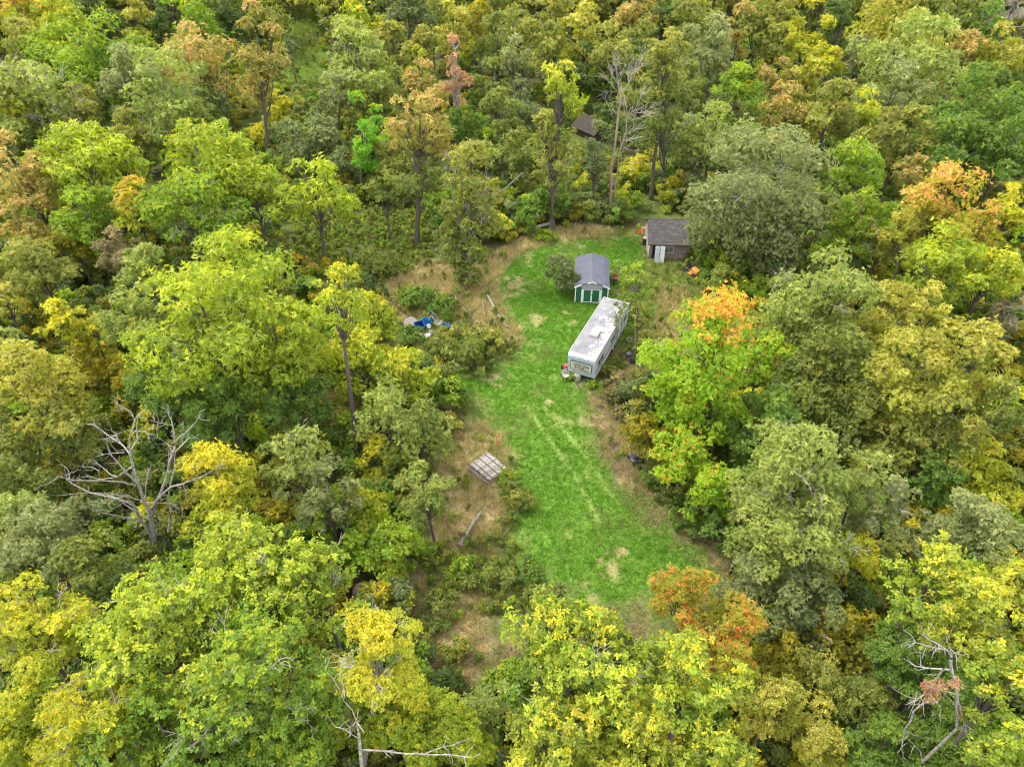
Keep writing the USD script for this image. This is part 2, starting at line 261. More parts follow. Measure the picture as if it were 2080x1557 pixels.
def tree(u, v, hw, asp, z, pal, label, base=None, name='broadleaf_tree', lai=3.15, bark='bark_dark', Lk=1.0, twigs=0, nclump=None, low=-.85, group=None, tipmul=1.0, k=6, stretch=0.0, leafpx=2.95):
    rng = np.random.default_rng(abs(hash((int(u), int(v), int(hw)))) % 2 ** 31)
    if base is not None:
        b = at(*base); lo, hi = 0.5, 34.0
        for _ in range(40):
            z = (lo + hi) / 2
            if pix([b[0], b[1], z])[1] > v: lo = z
            else: hi = z
        c = on_plane_y(u, v, b[1]); b = np.array([b[0], b[1], 0.])
    else:
        c = at(u, v, z); b = np.array([c[0] + rng.normal(0, .3), c[1] + rng.normal(0, .3), 0.])
    dp = depth(c); r = hw * dp / F * (1.14 if dp > 75 else 1.0); rz = r * asp; ex = stretch or (1.5 if dp > 75 else 1.25); c = c - [0, 0, rz * (ex - 1) * .8]; rz *= ex; rz = min(rz, max(c[2], 1) * .96); far = dp > 75; L = max(.085, leafpx * (.84 if far else .88) * dp / (F / 2.031)) * Lk
    t = thing(name, label, 'tree', (b[0], b[1], 0), 0, group)
    pth = str(t.GetPath()); o = c - b
    cl = crown_shape(rng, r, rz, (nclump + 8) if nclump else int(np.clip(16 + r * 4, 14, 46) * (.62 if far else 1)), low, .055 if far else 0)
    near_oak = name == 'oak_tree' and dp < 36
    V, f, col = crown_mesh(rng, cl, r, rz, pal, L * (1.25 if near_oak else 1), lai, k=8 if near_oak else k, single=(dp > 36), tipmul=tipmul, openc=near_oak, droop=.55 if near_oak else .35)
    tag(leaf_prim(path_for('crown', pth), V + o, f, col), kind='stuff')
    tr = np.clip(.0105 * (c[2] + rz) + .016 * r, .05, .30)
    top = o + [0, 0, rz * .35]
    tp = wob(np.array([0, 0, -.25]), top, 8, .05 * tr * 6, rng); rr = np.linspace(tr, tr * .3, 8); rr[0] *= 1.35
    obj('trunk', tubes([(tp, rr)], 7), bark, t, True)
    br = []
    for cc, q in cl[:-1]:
        e = o + cc * .95; kk = int(np.clip(7 * np.clip((o[2] - rz * .8 + rng.uniform(0, .9) * rz) / top[2], .3, .85), 1, 6)); s = tp[kk]
        mid = (s + e) / 2 + [0, 0, -.08 * r]; br.append((np.array([s, (s + mid) / 2 + rng.normal(0, .04 * r, 3), mid, (mid + e) / 2 + rng.normal(0, .04 * r, 3), e]), np.linspace(rr[kk] * .55, max(.015, .006 * r), 5)))
    obj('limbs', tubes(br, 4), bark, t, True, kind='stuff')
    if twigs:
        tw = []; th = max(1, dp / 42)
        for _ in range(twigs):
            cc, q = cl[rng.integers(len(cl))]; s = o + cc * .75; dd = cc / (np.linalg.norm(cc) + 1e-6) + rng.normal(0, .55, 3); dd[2] = abs(dd[2]) * .6 + .1; dd /= np.linalg.norm(dd); ln = q * rng.uniform(1.0, 1.8)
            pp = wob(s, s + dd * ln, 7, .045 * ln, rng); tw.append((pp, np.linspace(.032, .009, 7) * th))
            for _ in range(5):
                i0 = rng.integers(2, 6); e2 = (dd + rng.normal(0, .6, 3)) * ln * rng.uniform(.2, .5); p2 = wob(pp[i0], pp[i0] + e2, 5, .05 * ln, rng); tw.append((p2, np.linspace(.016, .007, 5) * th))
                for _ in range(2): i1 = rng.integers(1, 4); tw.append((np.stack([p2[i1], p2[i1] + (e2 * .4 + rng.normal(0, .12 * ln, 3))]), np.array([.010, .006]) * th))
        obj('bare_twigs', tubes(tw, 3), 'twig_grey', t, label='bare grey dead twigs sticking out of the crown', kind='stuff')
    TREES.append((u, v, hw, label)); return t
def bush(u, v, hw, asp, pal, label, name='bush', lai=3.0, Lk=1.0, leafpx=2.5, group=None, k=5):
    """u, v: where the middle of the bush's foot stands."""
    rng = np.random.default_rng(int(u * 7 + v * 13)); b = at(u, v); dp = depth(b); r = hw * dp / F; rz = r * asp
    t = thing(name, label, 'bush', (b[0], b[1], 0), 0, group); pth = str(t.GetPath()); o = np.array([0, 0, rz * .8])
    cl = crown_shape(rng, r, rz, int(8 + r * 3), -.75); L = max(.06, leafpx * dp / (F / 2.031)) * Lk
    V, f, col = crown_mesh(rng, cl, r, rz, pal, L, lai, k=k, single=True)
    V = V + o; V[:, 2] = np.maximum(V[:, 2], .02); tag(leaf_prim(path_for('foliage', pth), V, f, col), kind='stuff')
    obj('stems', tubes([(wob(np.array([rng.normal(0, .12 * r), rng.normal(0, .12 * r), -.1]), o + cc * .9, 5, .02 * r, rng), np.linspace(.03, .01, 5)) for cc, q in cl], 4), 'bark_grey', t, kind='stuff')
    TREES.append((u, v - hw * .5, hw, label)); return t
# ------------------------------------------------------------------ buildings and the trailer
def ribmat(name, c1, c2, axis, scale, rough=.5, dirt=(.2, .18, .15), amt=.35, metal=0.0):
    """Sheet with narrow ribs along one object axis, and dirt."""
    usdkit.material(stage, '/World/Looks/' + name, {
        'tc': ('texture_coordinate', {}), 'w': ('wave_texture', {'wave_type': 'bands', 'bands_direction': axis, 'scale': scale, 'profile': 'sine'}),
        'r': ('rgb_ramp', {'ramp': [(0.0, c2), (0.25, c1), (1, c1)]}), 'n': ('noise_texture', {'scale': 1.6, 'detail': 6.0, 'roughness': .65}),
        'nr': ('rgb_ramp', {'ramp': [(.42, (0, 0, 0)), (.72, (amt,) * 3)]}), 'm': ('mix_color', {'b': dirt}), 'b': ('bump', {'strength': .35, 'distance': .02}),
        'p': ('principled_bsdf', {'roughness': rough, 'metallic': metal})},
        [('tc.object', 'w.vector'), ('tc.object', 'n.vector'), ('w.fac', 'r.fac'), ('n.fac', 'nr.fac'), ('nr.color', 'm.fac'), ('r.color', 'm.a'), ('m.result', 'p.base_color'), ('w.fac', 'b.height'), ('b.normal', 'p.normal')], surface='p.BSDF')
ribmat('shed_roof', (.060, .064, .098), (.038, .041, .066), 'x', 2.6, .55, (.12, .12, .15), .5)
ribmat('shed_header', (.22, .22, .245), (.14, .14, .16), 'x', 3.2, .5, (.2, .2, .2), .5)
ribmat('shed_green', (.006, .062, .032), (.004, .040, .020), 'x', 2.4, .45, (.03, .08, .04), .5)
ribmat('trailer_side', (.31, .33, .345), (.20, .215, .23), 'z', 2.1, .45, (.33, .35, .26), .75)
plain('trim_white', (.46, .47, .46), .5, scale=4, col2=(.33, .34, .33))
plain('trailer_front', (.45, .50, .58), .45, scale=2.2, col2=(.32, .37, .44))
plain('trailer_panel', (.52, .50, .45), .5, scale=5, col2=(.42, .40, .35))
plain('ink', (.014, .013, .012), .8, scale=14, col2=(.03, .028, .026))
plain('rail_white', (.34, .34, .35), .55, scale=4, col2=(.24, .24, .245)); plain('shed_trim', (.62, .64, .64), .5, scale=5, col2=(.44, .46, .46)); plain('seam_dark', (.10, .10, .11), .8); plain('rubber', (.03, .03, .032), .8); plain('steel_dark', (.07, .07, .075), .55, .4); plain('steel_light', (.5, .5, .5), .45, .6)
plain('cream_plastic', (.44, .41, .34), .5, scale=5, col2=(.36, .33, .27)); plain('white_plastic', (.40, .415, .37), .5, scale=7, col2=(.27, .29, .24))
plain('wall_mauve', (.19, .145, .145), .85, scale=3, col2=(.145, .11, .112)); plain('cabin_side', (.42, .36, .31), .85, scale=3)
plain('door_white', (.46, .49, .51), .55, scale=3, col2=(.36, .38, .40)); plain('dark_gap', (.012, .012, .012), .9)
plain('shingle', (.085, .077, .077), .95, scale=7, col2=(.05, .045, .046), bump=.5); plain('shingle_pale', (.098, .089, .088), .95, scale=7, col2=(.07, .064, .063), bump=.5); plain('shingle_dark', (.068, .061, .062), .95, scale=7, bump=.5)
plain('wood_brown', (.085, .055, .035), .85, scale=5, col2=(.04, .028, .02)); plain('roof_brown', (.045, .037, .028), .95, scale=3, col2=(.028, .023, .018))
plain('orange_plastic', (.75, .13, .02), .5, scale=9, col2=(.60, .10, .02)); plain('rust', (.19, .07, .035), .9, scale=6, col2=(.10, .045, .025), bump=.3); plain('rust_pale', (.46, .28, .15), .9, scale=6, col2=(.32, .17, .08))
plain('red_plastic', (.50, .085, .05), .5, scale=8); plain('blue_plastic', (.006, .055, .28), .4, scale=6, col2=(.004, .035, .18)); plain('blue_light', (.008, .13, .36), .4, scale=6, col2=(.006, .085, .24)); plain('teal_plastic', (.01, .10, .11), .5)
plain('black_bag', (.018, .02, .032), .35, scale=12, bump=.8); plain('blue_grey', (.035, .042, .075), .5); plain('cloth_white', (.40, .385, .39), .9, scale=9, col2=(.24, .22, .24)); plain('cloth_dark', (.05, .040, .034), .9)
plain('machine_yellow', (.52, .27, .05), .5, scale=7, col2=(.30, .14, .04))
for i_, (a_, b_) in enumerate([((.28, .26, .25), (.17, .155, .15)), ((.235, .21, .20), (.14, .125, .12)), ((.33, .31, .295), (.21, .19, .185)), ((.20, .17, .16), (.12, .105, .10))]):
    plain(f'grey_board_{i_}', a_, .9, scale=7, col2=b_, bump=.4)
plain('dark_batten', (.11, .09, .078), .95, scale=8, col2=(.06, .05, .044))
usdkit.material(stage, '/World/Looks/trailer_roof', {
    'tc': ('texture_coordinate', {}), 'mp': ('mapping', {'scale': (1.0, .7, 1.0)}), 'n': ('noise_texture', {'scale': 1.9, 'detail': 9.0, 'roughness': .70, 'distortion': .4}), 'n2': ('noise_texture', {'scale': 4.5, 'detail': 7.0, 'roughness': .75}), 'n3': ('noise_texture', {'scale': .9, 'detail': 5.0, 'roughness': .6}),
    'sx': ('separate_xyz', {}), 'mr': ('map_range', {'from_min': -1.2, 'from_max': 1.2, 'to_min': -.085, 'to_max': .085}), 'ad': ('math', {'math_type': 'add'}),
    'r': ('rgb_ramp', {'ramp': [(.49, (0, 0, 0)), (.575, (0, 0, 0)), (.60, (1, 1, 1))]}), 'rg': ('rgb_ramp', {'ramp': [(.30, (.12, .12, .138)), (.52, (.19, .188, .21)), (.70, (.27, .268, .28))]}), 'mw': ('mix_color', {'b': (.58, .57, .55)}),
    'r2': ('rgb_ramp', {'ramp': [(.565, (0, 0, 0)), (.63, (.85, .85, .85))]}), 'm': ('mix_color', {'b': (.085, .072, .06)}), 'b': ('bump', {'strength': .3, 'distance': .01}), 'p': ('principled_bsdf', {'roughness': .75})},
    [('tc.object', 'mp.vector'), ('mp.vector', 'n.vector'), ('tc.object', 'n2.vector'), ('mp.vector', 'n3.vector'), ('tc.object', 'sx.vector'), ('sx.x', 'mr.value'), ('mr.result', 'ad.value1'), ('n.fac', 'ad.value2'), ('ad.value', 'r.fac'), ('n3.fac', 'rg.fac'), ('rg.color', 'mw.a'), ('r.color', 'mw.fac'), ('n2.fac', 'r2.fac'), ('r2.color', 'm.fac'), ('mw.result', 'm.a'), ('m.result', 'p.base_color'), ('n.fac', 'b.height'), ('b.normal', 'p.normal')], surface='p.BSDF')
usdkit.material(stage, '/World/Looks/window_glass', {'f': ('fresnel', {'IOR': 1.5}), 't': ('transparent_bsdf', {'color': (.82, .85, .85)}), 'g': ('glossy_bsdf', {'roughness': .05, 'color': (.9, .9, .9)}), 'm': ('mix_closure', {})}, [('f.fac', 'm.fac'), ('t.BSDF', 'm.closure1'), ('g.BSDF', 'm.closure2')], surface='m.closure')
def grp(name, parent):
    return UsdGeom.Xform.Define(stage, path_for(name, str(parent.GetPath()))).GetPrim()

# travel trailer ---------------------------------------------------------
TR_YAW = -24.6; tr = thing('travel_trailer', 'long weathered white travel trailer with peeling grey roof parked on the lawn', 'travel trailer', (7.52, 48.98, 0), TR_YAW)
HW, HL, ZB, ZT = 1.17, 4.42, .55, 2.72
prof = [(HL, ZB + .25), (HL, ZT - .25), (HL - .05, ZT - .08), (HL - .16, ZT), (-HL + .10, ZT), (-HL - .06, ZT - .04), (-HL - .17, ZT - .15), (-HL - .20, ZT - .34), (-HL - .13, ZT - .55), (-HL - .10, ZT - 1.35), (-HL + .02, ZB + .12), (-HL + .25, ZB), (HL - .5, ZB)]
body = trimesh.creation.extrude_polygon(Polygon(prof), 2 * HW); body.apply_transform(np.array([[0, 0, 1, -HW], [1, 0, 0, 0], [0, 1, 0, 0], [0, 0, 0, 1.]]))
# openings for the windows on the right-hand side and the door are recessed boxes
wins = [(-3.75, -2.35, 1.32, 1.98), (-.55, .65, 1.42, 1.96), (2.9, 3.9, 1.42, 1.95)]
import manifold3d as m3
mb = m3.Manifold(m3.Mesh(np.asarray(body.vertices, np.float32), np.asarray(body.faces, np.uint32)))
for y0, y1, z0, z1 in wins: mb -= m3.Manifold.cube([.5, y1 - y0, z1 - z0]).translate([HW - .28, y0, z0])
obj('body', mb, 'trailer_side', tr, 25)
fr = [q for q in prof if q[0] < -HL + .12]
fpoly = np.array([(-HL + .10, ZT), (-HL - .06, ZT - .04), (-HL - .17, ZT - .15), (-HL - .20, ZT - .34), (-HL - .13, ZT - .55), (-HL - .10, ZT - 1.35), (-HL + .02, ZB + .12)])
skin_o = fpoly + [-.012, .004]; sk = np.vstack([skin_o, (fpoly + [.01, -.004])[::-1]])
skin = trimesh.creation.extrude_polygon(Polygon(sk), 2 * HW + .01); skin.apply_transform(np.array([[0, 0, 1, -HW - .005], [1, 0, 0, 0], [0, 1, 0, 0], [0, 0, 0, 1.]]))
obj('front_skin', skin, 'trailer_front', tr, 50, label='bluish white rounded front end cap')
obj('roof_sheet', bx(-HW + .03, HW - .03, -HL + .12, HL - .2, ZT, ZT + .012), 'trailer_roof', tr, label='grey roof coating peeling to white patches')
for x in (-HW, HW): obj('roof_rail', bx(x - .03, x + .03, -HL + .05, HL - .12, ZT - .09, ZT + .03), 'rail_white', tr)
obj('roof_rail', bx(-HW, HW, HL - .20, HL - .13, ZT, ZT + .035), 'rail_white', tr)
for y0, y1, z0, z1 in wins:
    w = grp('window', tr); obj('pane', bx(HW - .03, HW - .022, y0 + .03, y1 - .03, z0 + .03, z1 - .03), 'window_glass', w)
    fm = cat([bx(HW - .02, HW + .018, y0 - .04, y1 + .04, z1, z1 + .045), bx(HW - .02, HW + .018, y0 - .04, y1 + .04, z0 - .045, z0), bx(HW - .02, HW + .018, y0 - .045, y0, z0, z1), bx(HW - .02, HW + .018, y1, y1 + .045, z0, z1), bx(HW - .018, HW + .012, (y0 + y1) / 2 - .015, (y0 + y1) / 2 + .015, z0, z1)])
    obj('frame', fm, 'steel_light', w)
    obj('lining', bx(HW - .275, HW - .268, y0 + .005, y1 - .005, z0 + .005, z1 - .005), 'cloth_dark', w)
dr = grp('door', tr); obj('door_leaf', bx(HW + .003, HW + .026, 1.3, 2.0, .68, 2.45), 'trim_white', dr); obj('door_handle', bx(HW + .026, HW + .06, 1.36, 1.42, 1.45, 1.6), 'steel_dark', dr)
obj('side_stripe', bx(HW + .002, HW + .008, -4.2, 1.2, 1.08, 1.20), 'seam_dark', tr)
obj('lower_skirt', bx(HW + .002, HW + .012, -4.2, 4.2, .60, .74), 'trim_white', tr)
def fronty(z):   # y of the front skin at height z
    zz = fpoly[::-1, 1]; return np.interp(z, zz, skin_o[::-1, 0])
pz0, pz1 = 1.24, 1.98; pa, pb = fronty(pz0) - .05, fronty(pz1) - .05
def slab(x0, x1, z0, z1, off, th):
    a, b = pa + (pb - pa) * (z0 - pz0) / (pz1 - pz0), pa + (pb - pa) * (z1 - pz0) / (pz1 - pz0)
    v = np.array([[x, y - o, z] for o in (off, off + th) for z, y in ((z0, a), (z1, b)) for x in (x0, x1)]); return trimesh.convex.convex_hull(v)
cv = grp('window_cover', tr)
obj('cover_frame', slab(-.92, .92, pz0 - .05, pz1 + .05, -.035, .045), 'seam_dark', cv); obj('cover_panel', slab(-.87, .87, pz0, pz1, .012, .02), 'trailer_panel', cv, label='cream front window cover with black lettering')
def letter(txt, hgt, x0, z0, slant=.22, width=None):
    t = meshkit.text_mesh(txt, hgt, .006, True); v = t.vertices.copy()
    if width: v[:, 0] *= width / (v[:, 0].max() - v[:, 0].min())
    v[:, 0] += slant * v[:, 1]; y = pa + (pb - pa) * (z0 + v[:, 1] - pz0) / (pz1 - pz0)
    return trimesh.Trimesh(np.stack([x0 + v[:, 0], y - .033 - v[:, 2], z0 + v[:, 1]], -1), t.faces, process=False)
obj('lettering', cat([letter('INTERNA', .18, -.66, 1.72, width=.72), letter('TIONAL', .27, .09, 1.63, width=.60)]), 'ink', cv)
obj('lettering', letter('TRAVELER', .22, -.66, 1.42, width=.90), 'ink', cv)
obj('letter_stripe', slab(-.05, .70, 1.33, 1.395, .033, .006), 'ink', cv)
obj('front_seam', slab(-.95, .86, 2.10, 2.125, .0, .012), 'seam_dark', tr)
for x in (-.75, -.55, -.2, .05, .6): obj('marker_light', bx(x - .035, x + .035, fronty(2.52) - .025, fronty(2.52) + .01, 2.50, 2.53), 'rust', tr)
obj('side_reflector', bx(.93, 1.03, fronty(2.1) - .03, fronty(2.1) + .01, 1.98, 2.24), 'cloth_white', tr)
ac = trimesh.creation.box([.72, .92, .2]); acm = m3.Manifold.hull(m3.Manifold.batch_hull([m3.Manifold.sphere(.09, 12).translate([sx * .27, sy * .38, sz]) for sx in (-1, 1) for sy in (-1, 1) for sz in (.0, .13)]))
obj('roof_air_unit', acm.translate([-.05, -1.35, ZT + .07]), 'cream_plastic', tr, 40, label='rounded cream air unit on the roof')
obj('roof_hatch', bx(-.2, .2, 1.0, 1.4, ZT + .012, ZT + .09), 'trim_white', tr); obj('roof_hatch', bx(-.3, .35, -.50, -.20, ZT + .012, ZT + .05), 'trim_white', tr); obj('vent_pipe', cyl(.06, .22, (.55, -.85, ZT + .11), 10), 'cream_plastic', tr)
for x in (-HW + .1, HW - .1):
    for y in (.55, 1.25): w = grp('wheel', tr); obj('tyre', cyl(.34, .2, (x, y, .32), 18, [1, 0, 0]), 'rubber', w); obj('rim', cyl(.19, .23, (x, y, .32), 14, [1, 0, 0]), 'steel_light', w)
obj('tow_frame', tubes([(np.array([[s * .7, -HL + .1, .5], [0, -HL - 1.1, .47]]), .045) for s in (-1, 1)], 6), 'steel_dark', tr)
obj('chassis', bx(-.9, .9, -HL + .2, HL - .3, .42, .545), 'steel_dark', tr)
obj('awning_arm', tubes([(np.array([[HW + .02, .75, 2.1], [HW + .5, .72, 2.0], [HW + .62, .7, 1.5]]), .02)], 5), 'steel_dark', tr)
def tl(x, y, z=0):   # trailer frame to world
    a = math.radians(TR_YAW); return np.array([7.52 + x * math.cos(a) - y * math.sin(a), 48.98 + x * math.sin(a) + y * math.cos(a), z])

# green metal shed --------------------------------------------------------
sh = thing('garden_shed', 'green metal shed with white trim and blue-grey ribbed roof behind the trailer', 'shed', (7.72, 59.15, 0), -4.5)
W2, L2, EZ, RZ = 1.52, 2.62, 1.72, 2.28
obj('wall', bx(-W2, W2, -L2, -L2 + .03, .03, EZ), 'shed_green', sh); obj('wall', bx(-W2, W2, L2 - .03, L2, .03, EZ), 'shed_green', sh)
for s in (-1, 1): obj('wall', bx(s * W2 - .015, s * W2 + .015, -L2 + .035, L2 - .035, .03, EZ - .01), 'shed_green', sh)
for y in (-L2 - .01, L2): obj('gable', trimesh.creation.extrude_polygon(Polygon([(-W2 + .02, 0), (W2 - .02, 0), (0, RZ - EZ - .05)]), .02).apply_transform(np.array([[1, 0, 0, 0], [0, 0, -1, y + .02], [0, 1, 0, EZ], [0, 0, 0, 1.]])), 'shed_header', sh)
for s in (-1, 1):   # two roof slopes, each a lower and an upper pitch
    q = [(s * 1.66, EZ - .03), (s * 1.2, EZ + .22), (0, RZ)]
    for (x0, z0), (x1, z1) in zip(q[:-1], q[1:]):
        v = np.array([[x, y, z + o] for x, z in ((x0, z0), (x1, z1)) for y in (-L2 - .07, L2 + .07) for o in (0, .035)]); obj('roof_panel', trimesh.convex.convex_hull(v), 'shed_roof', sh)
    v = np.array([[x, y, z + o] for x, z in ((s * 1.68, EZ - .04), (s * .98, EZ + .28)) for y in (-L2 - .10, -L2 - .072) for o in (-.10, .04)]); obj('fascia', trimesh.convex.convex_hull(v), 'shed_trim', sh)
    v = np.array([[x, y, z + o] for x, z in ((s * .42, RZ - .13), (0, RZ + .045)) for y in (-L2 - .12, -L2 - .072) for o in (-.05, .02)]); obj('ridge_trim', trimesh.convex.convex_hull(v), 'shed_trim', sh)
obj('header_panel', bx(-.95, .95, -L2 - .055, -L2 - .02, 1.46, EZ + .2), 'shed_header', sh, label='grey ribbed sheet above the doors')
for x in (-W2, W2): obj('corner_post', bx(x - .045, x + .045, -L2 - .03, -L2 + .06, .02, EZ - .02), 'shed_trim', sh)
for x0, x1 in ((-.97, -.80), (.80, .97)): obj('door_jamb', bx(x0, x1, -L2 - .03, -L2 - .002, .02, 1.455), 'shed_trim', sh)
for x0, x1 in ((-.79, -.005), (.005, .79)):
    d = grp('door', sh); obj('door_leaf', bx(x0 + .02, x1 - .02, -L2 - .045, -L2 - .012, .06, 1.44), 'shed_green', d)
    for a, b_ in ((x0, x0 + .055), (x1 - .075, x1)): obj('stile', bx(a, b_, -L2 - .06, -L2 - .046, .04, 1.45), 'shed_trim', d)
    obj('bottom_rail', bx(x0 + .06, x1 - .08, -L2 - .06, -L2 - .046, .04, .10), 'shed_trim', d); obj('top_rail', bx(x0 + .06, x1 - .08, -L2 - .06, -L2 - .046, 1.42, 1.452), 'shed_trim', d)
    hx = -.045 if x0 < 0 else .04; obj('handle', bx(hx - .015, hx + .015, -L2 - .085, -L2 - .06, .85, .98), 'steel_dark', d)

# cabin -------------------------------------------------------------------
cb = thing('cabin', 'small mauve cabin with dark shingled roof and a white window under the willow', 'cabin', (16.2, 66.9, 0), -3.0)
cw, cd, ce, cr_ = 1.92, 2.3, 2.0, 3.3
obj('wall', bx(-cw, cw, -cd, -cd + .1, 0, ce), 'wall_mauve', cb); obj('wall', bx(-cw, cw, cd - .1, cd, 0, ce), 'wall_mauve', cb)
for s in (-1, 1):
    pl = Polygon([(-cd + .105, 0), (cd - .105, 0), (cd - .105, ce), (0, cr_ - .12), (-cd + .105, ce)]); g_ = trimesh.creation.extrude_polygon(pl, .1); g_.apply_transform(np.array([[0, 0, 1, s * (cw - .05) - .05], [1, 0, 0, 0], [0, 1, 0, 0], [0, 0, 0, 1.]])); obj('wall', g_, 'cabin_side', cb)
rngc = np.random.default_rng(5); ov = .38; slope = math.atan2(cr_ - ce, cd)
for s in (-1, 1):
    y0, z0 = s * (cd + ov), ce - ov * math.tan(slope); v = np.array([[x, y, z + o] for x in (-cw - .25, cw + .3) for y, z in ((y0, z0), (0, cr_)) for o in (-.03, .05)]); rf = obj('roof_deck', trimesh.convex.convex_hull(v), 'wood_brown', cb)
    rows = 15 if s < 0 else 6; n_ = 14
    if s < 0:
        for r_ in range(rows):       # courses of shingles, each shingle its own piece
            f0, f1 = r_ / rows, (r_ + 1.25) / rows; off = (r_ % 2) * .16
            for k_ in range(n_):
                xa = -cw - .25 + (k_ / n_) * (2 * cw + .55) - off * (k_ > 0); xb = -cw - .25 + ((k_ + 1) / n_) * (2 * cw + .55) - off * (k_ < n_ - 1) - .008
                pts = []
                for f_, lift in ((f0, .075 + rngc.uniform(0, .012)), (min(f1, 1), .056)):
                    y_, z_ = y0 * (1 - f_), z0 + (cr_ - z0) * f_
                    for x_ in (xa, xb): pts += [[x_, y_, z_ + lift], [x_, y_, z_ + lift - .018]]
                obj('shingle', trimesh.convex.convex_hull(np.array(pts)), ('shingle', 'shingle_pale', 'shingle_dark')[rngc.integers(3)], rf)
    else:
        v = np.array([[x, y, z + o] for x in (-cw - .25, cw + .3) for y, z in ((y0, z0), (0, cr_)) for o in (.052, .07)]); obj('shingle_sheet', trimesh.convex.convex_hull(v), 'shingle', rf)
obj('ridge_cap', tubes([(np.array([[-cw - .26, 0, cr_ + .06], [cw + .31, 0, cr_ + .06]]), .05)], 6), 'shingle_pale', cb)
wn = grp('window', cb); wx0, wx1, wz0, wz1 = -.48, .50, .82, 1.44
obj('frame', cat([bx(wx0 - .06, wx1 + .06, -cd - .05, -cd - .002, wz1, wz1 + .06), bx(wx0 - .06, wx1 + .06, -cd - .05, -cd - .002, wz0 - .06, wz0), bx(wx0 - .06, wx0, -cd - .05, -cd - .002, wz0, wz1), bx(wx1, wx1 + .06, -cd - .05, -cd - .002, wz0, wz1), bx(-.01, .03, -cd - .045, -cd - .002, wz0, wz1)]), 'trim_white', wn)
obj('curtain', bx(wx0, wx1, -cd - .012, -cd - .004, wz0, wz1), 'trim_white', wn); obj('pane', bx(wx0, wx1, -cd - .03, -cd - .024, wz0, wz1), 'window_glass', wn)
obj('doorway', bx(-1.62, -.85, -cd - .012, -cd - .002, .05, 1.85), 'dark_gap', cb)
dd_ = thing('folding_door', 'pair of white door panels leaning in front of the cabin doorway', 'door', (*at(1338, 534)[:2], 0), -4)
for s, a_ in ((-1, 10), (1, -14)):
    p_ = bx(.03, .50, -.02, .02, 0, 1.78) if s > 0 else bx(-.50, -.03, -.02, .02, 0, 1.78); rot(p_, a_, [0, 0, 1]); rot(p_, -14, [1, 0, 0]); d = obj('door_panel', p_, 'door_white', dd_)
obj('hinge', cat([rot(bx(-.035, .035, .01, .05, z_, z_ + .14), -14, [1, 0, 0]) for z_ in (.3, .8, 1.3)]), 'dark_gap', dd_)
# hut in the woods
b_ = at(1206, 283); hu = thing('brown_hut', 'brown roofed hut half hidden in the woods left of the bare grey tree', 'hut', (b_[0], b_[1] + 1.5, 0), 38)
obj('wall', bx(-1.7, 1.7, -2.0, 2.0, 0, 2.1), 'wood_brown', hu); hu.GetAttribute('xformOp:translate').Set(Gf.Vec3d(b_[0], b_[1] + 1.5, -.9))
for s in (-1, 1):
    v = np.array([[x, y, z + o] for x, z in ((s * 2.1, 1.95), (0, 3.2)) for y in (-2.4, 2.4) for o in (0, .07)]); obj('roof_slope', trimesh.convex.convex_hull(v), 'roof_brown', hu)
for y in (-2.0, 2.0): obj('gable', trimesh.creation.extrude_polygon(Polygon([(-1.7, 0), (1.7, 0), (0, 1.0)]), .04).apply_transform(np.array([[1, 0, 0, 0], [0, 0, -1, y + .02], [0, 1, 0, 2.1], [0, 0, 0, 1.]])), 'wood_brown', hu)
obj('ridge_board', tubes([(np.array([[0, -2.42, 3.28], [0, 2.42, 3.28]]), .05)], 5), 'shingle_pale', hu)
obj('door', bx(1.702, 1.74, -.9, 0, .05, 1.85), 'cabin_side', hu)
# hunting blind
b_ = at(742, 1218); hb = thing('hunting_blind', 'dark brown cloth hide with pale window slots between the bottom oaks', 'hunting blind', (b_[0], b_[1], 0), 10)
obj('shell', lathe([(.02, 1.36), (.45, 1.34), (.62, 1.1), (.72, .5), (.74, 0)], 10), 'cloth_dark', hb, 20)
for a_ in (-22, 8): obj('window_slot', rot(bx(-.11, .11, -.735, -.66, .68, .88), a_, [0, 0, 1]), 'cloth_white', hb)
obj('hoop', tubes([(np.array([[math.cos(t_) * .76, -.25, math.sin(t_) * 1.3 + .05] for t_ in np.linspace(0, math.pi, 12)]), .015)], 5), 'wood_brown', hb)

# ------------------------------------------------------------------ things lying in the clearing
# stack of grey deck sections
rp = np.random.default_rng(3)
def deck(name, label, loc, rz, nb, blen, width, battens, tilt=0):
    t = thing(name, label, 'wooden deck', loc, rz, None)
    bwid = width / nb
    for i in range(nb):
        y0 = -width / 2 + i * bwid; b = bx(-blen / 2 + rp.normal(0, .015), blen / 2 + rp.normal(0, .02), y0 + .003, y0 + bwid - .003, .0, .03); rot(b, rp.normal(0, .5), [0, 0, 1], (0, y0, 0))
        obj('board', b, f'grey_board_{rp.integers(4)}', t)
    for x in battens: obj('batten', bx(x - .024, x + .024, -width / 2 - .02, width / 2 + .02, .032, .085), 'dark_batten', t)
    for x in (-blen / 2 + .06, 0, blen / 2 - .06): obj('joist', bx(x - .03, x + .03, -width / 2 + .01, width / 2 - .01, -.12, -.003), 'dark_batten', t)
    return t
deck('deck_section', 'upper weathered grey deck section with three dark battens, by the orange cone', (-1.68, 34.98, .43), 42, 13, 1.74, 2.2, (-.56, -.02, .54))
deck('deck_section', 'lower grey deck section sticking out from under the battened one', (-1.88, 34.78, .24), 43.5, 12, 1.76, 2.26, (-.80, -.64))
for k_, (dx, dy) in enumerate(((-.95, -.3), (.55, -.85))): pass
sk_ = thing('timber_skid', 'grey timber skid under the stack of deck sections', 'timber', (-1.8, 34.86, 0), 42)
for x in (-.7, 0, .7): obj('runner', bx(x - .05, x + .05, -1.0, 1.0, .0, .105), 'grey_board_1', sk_)
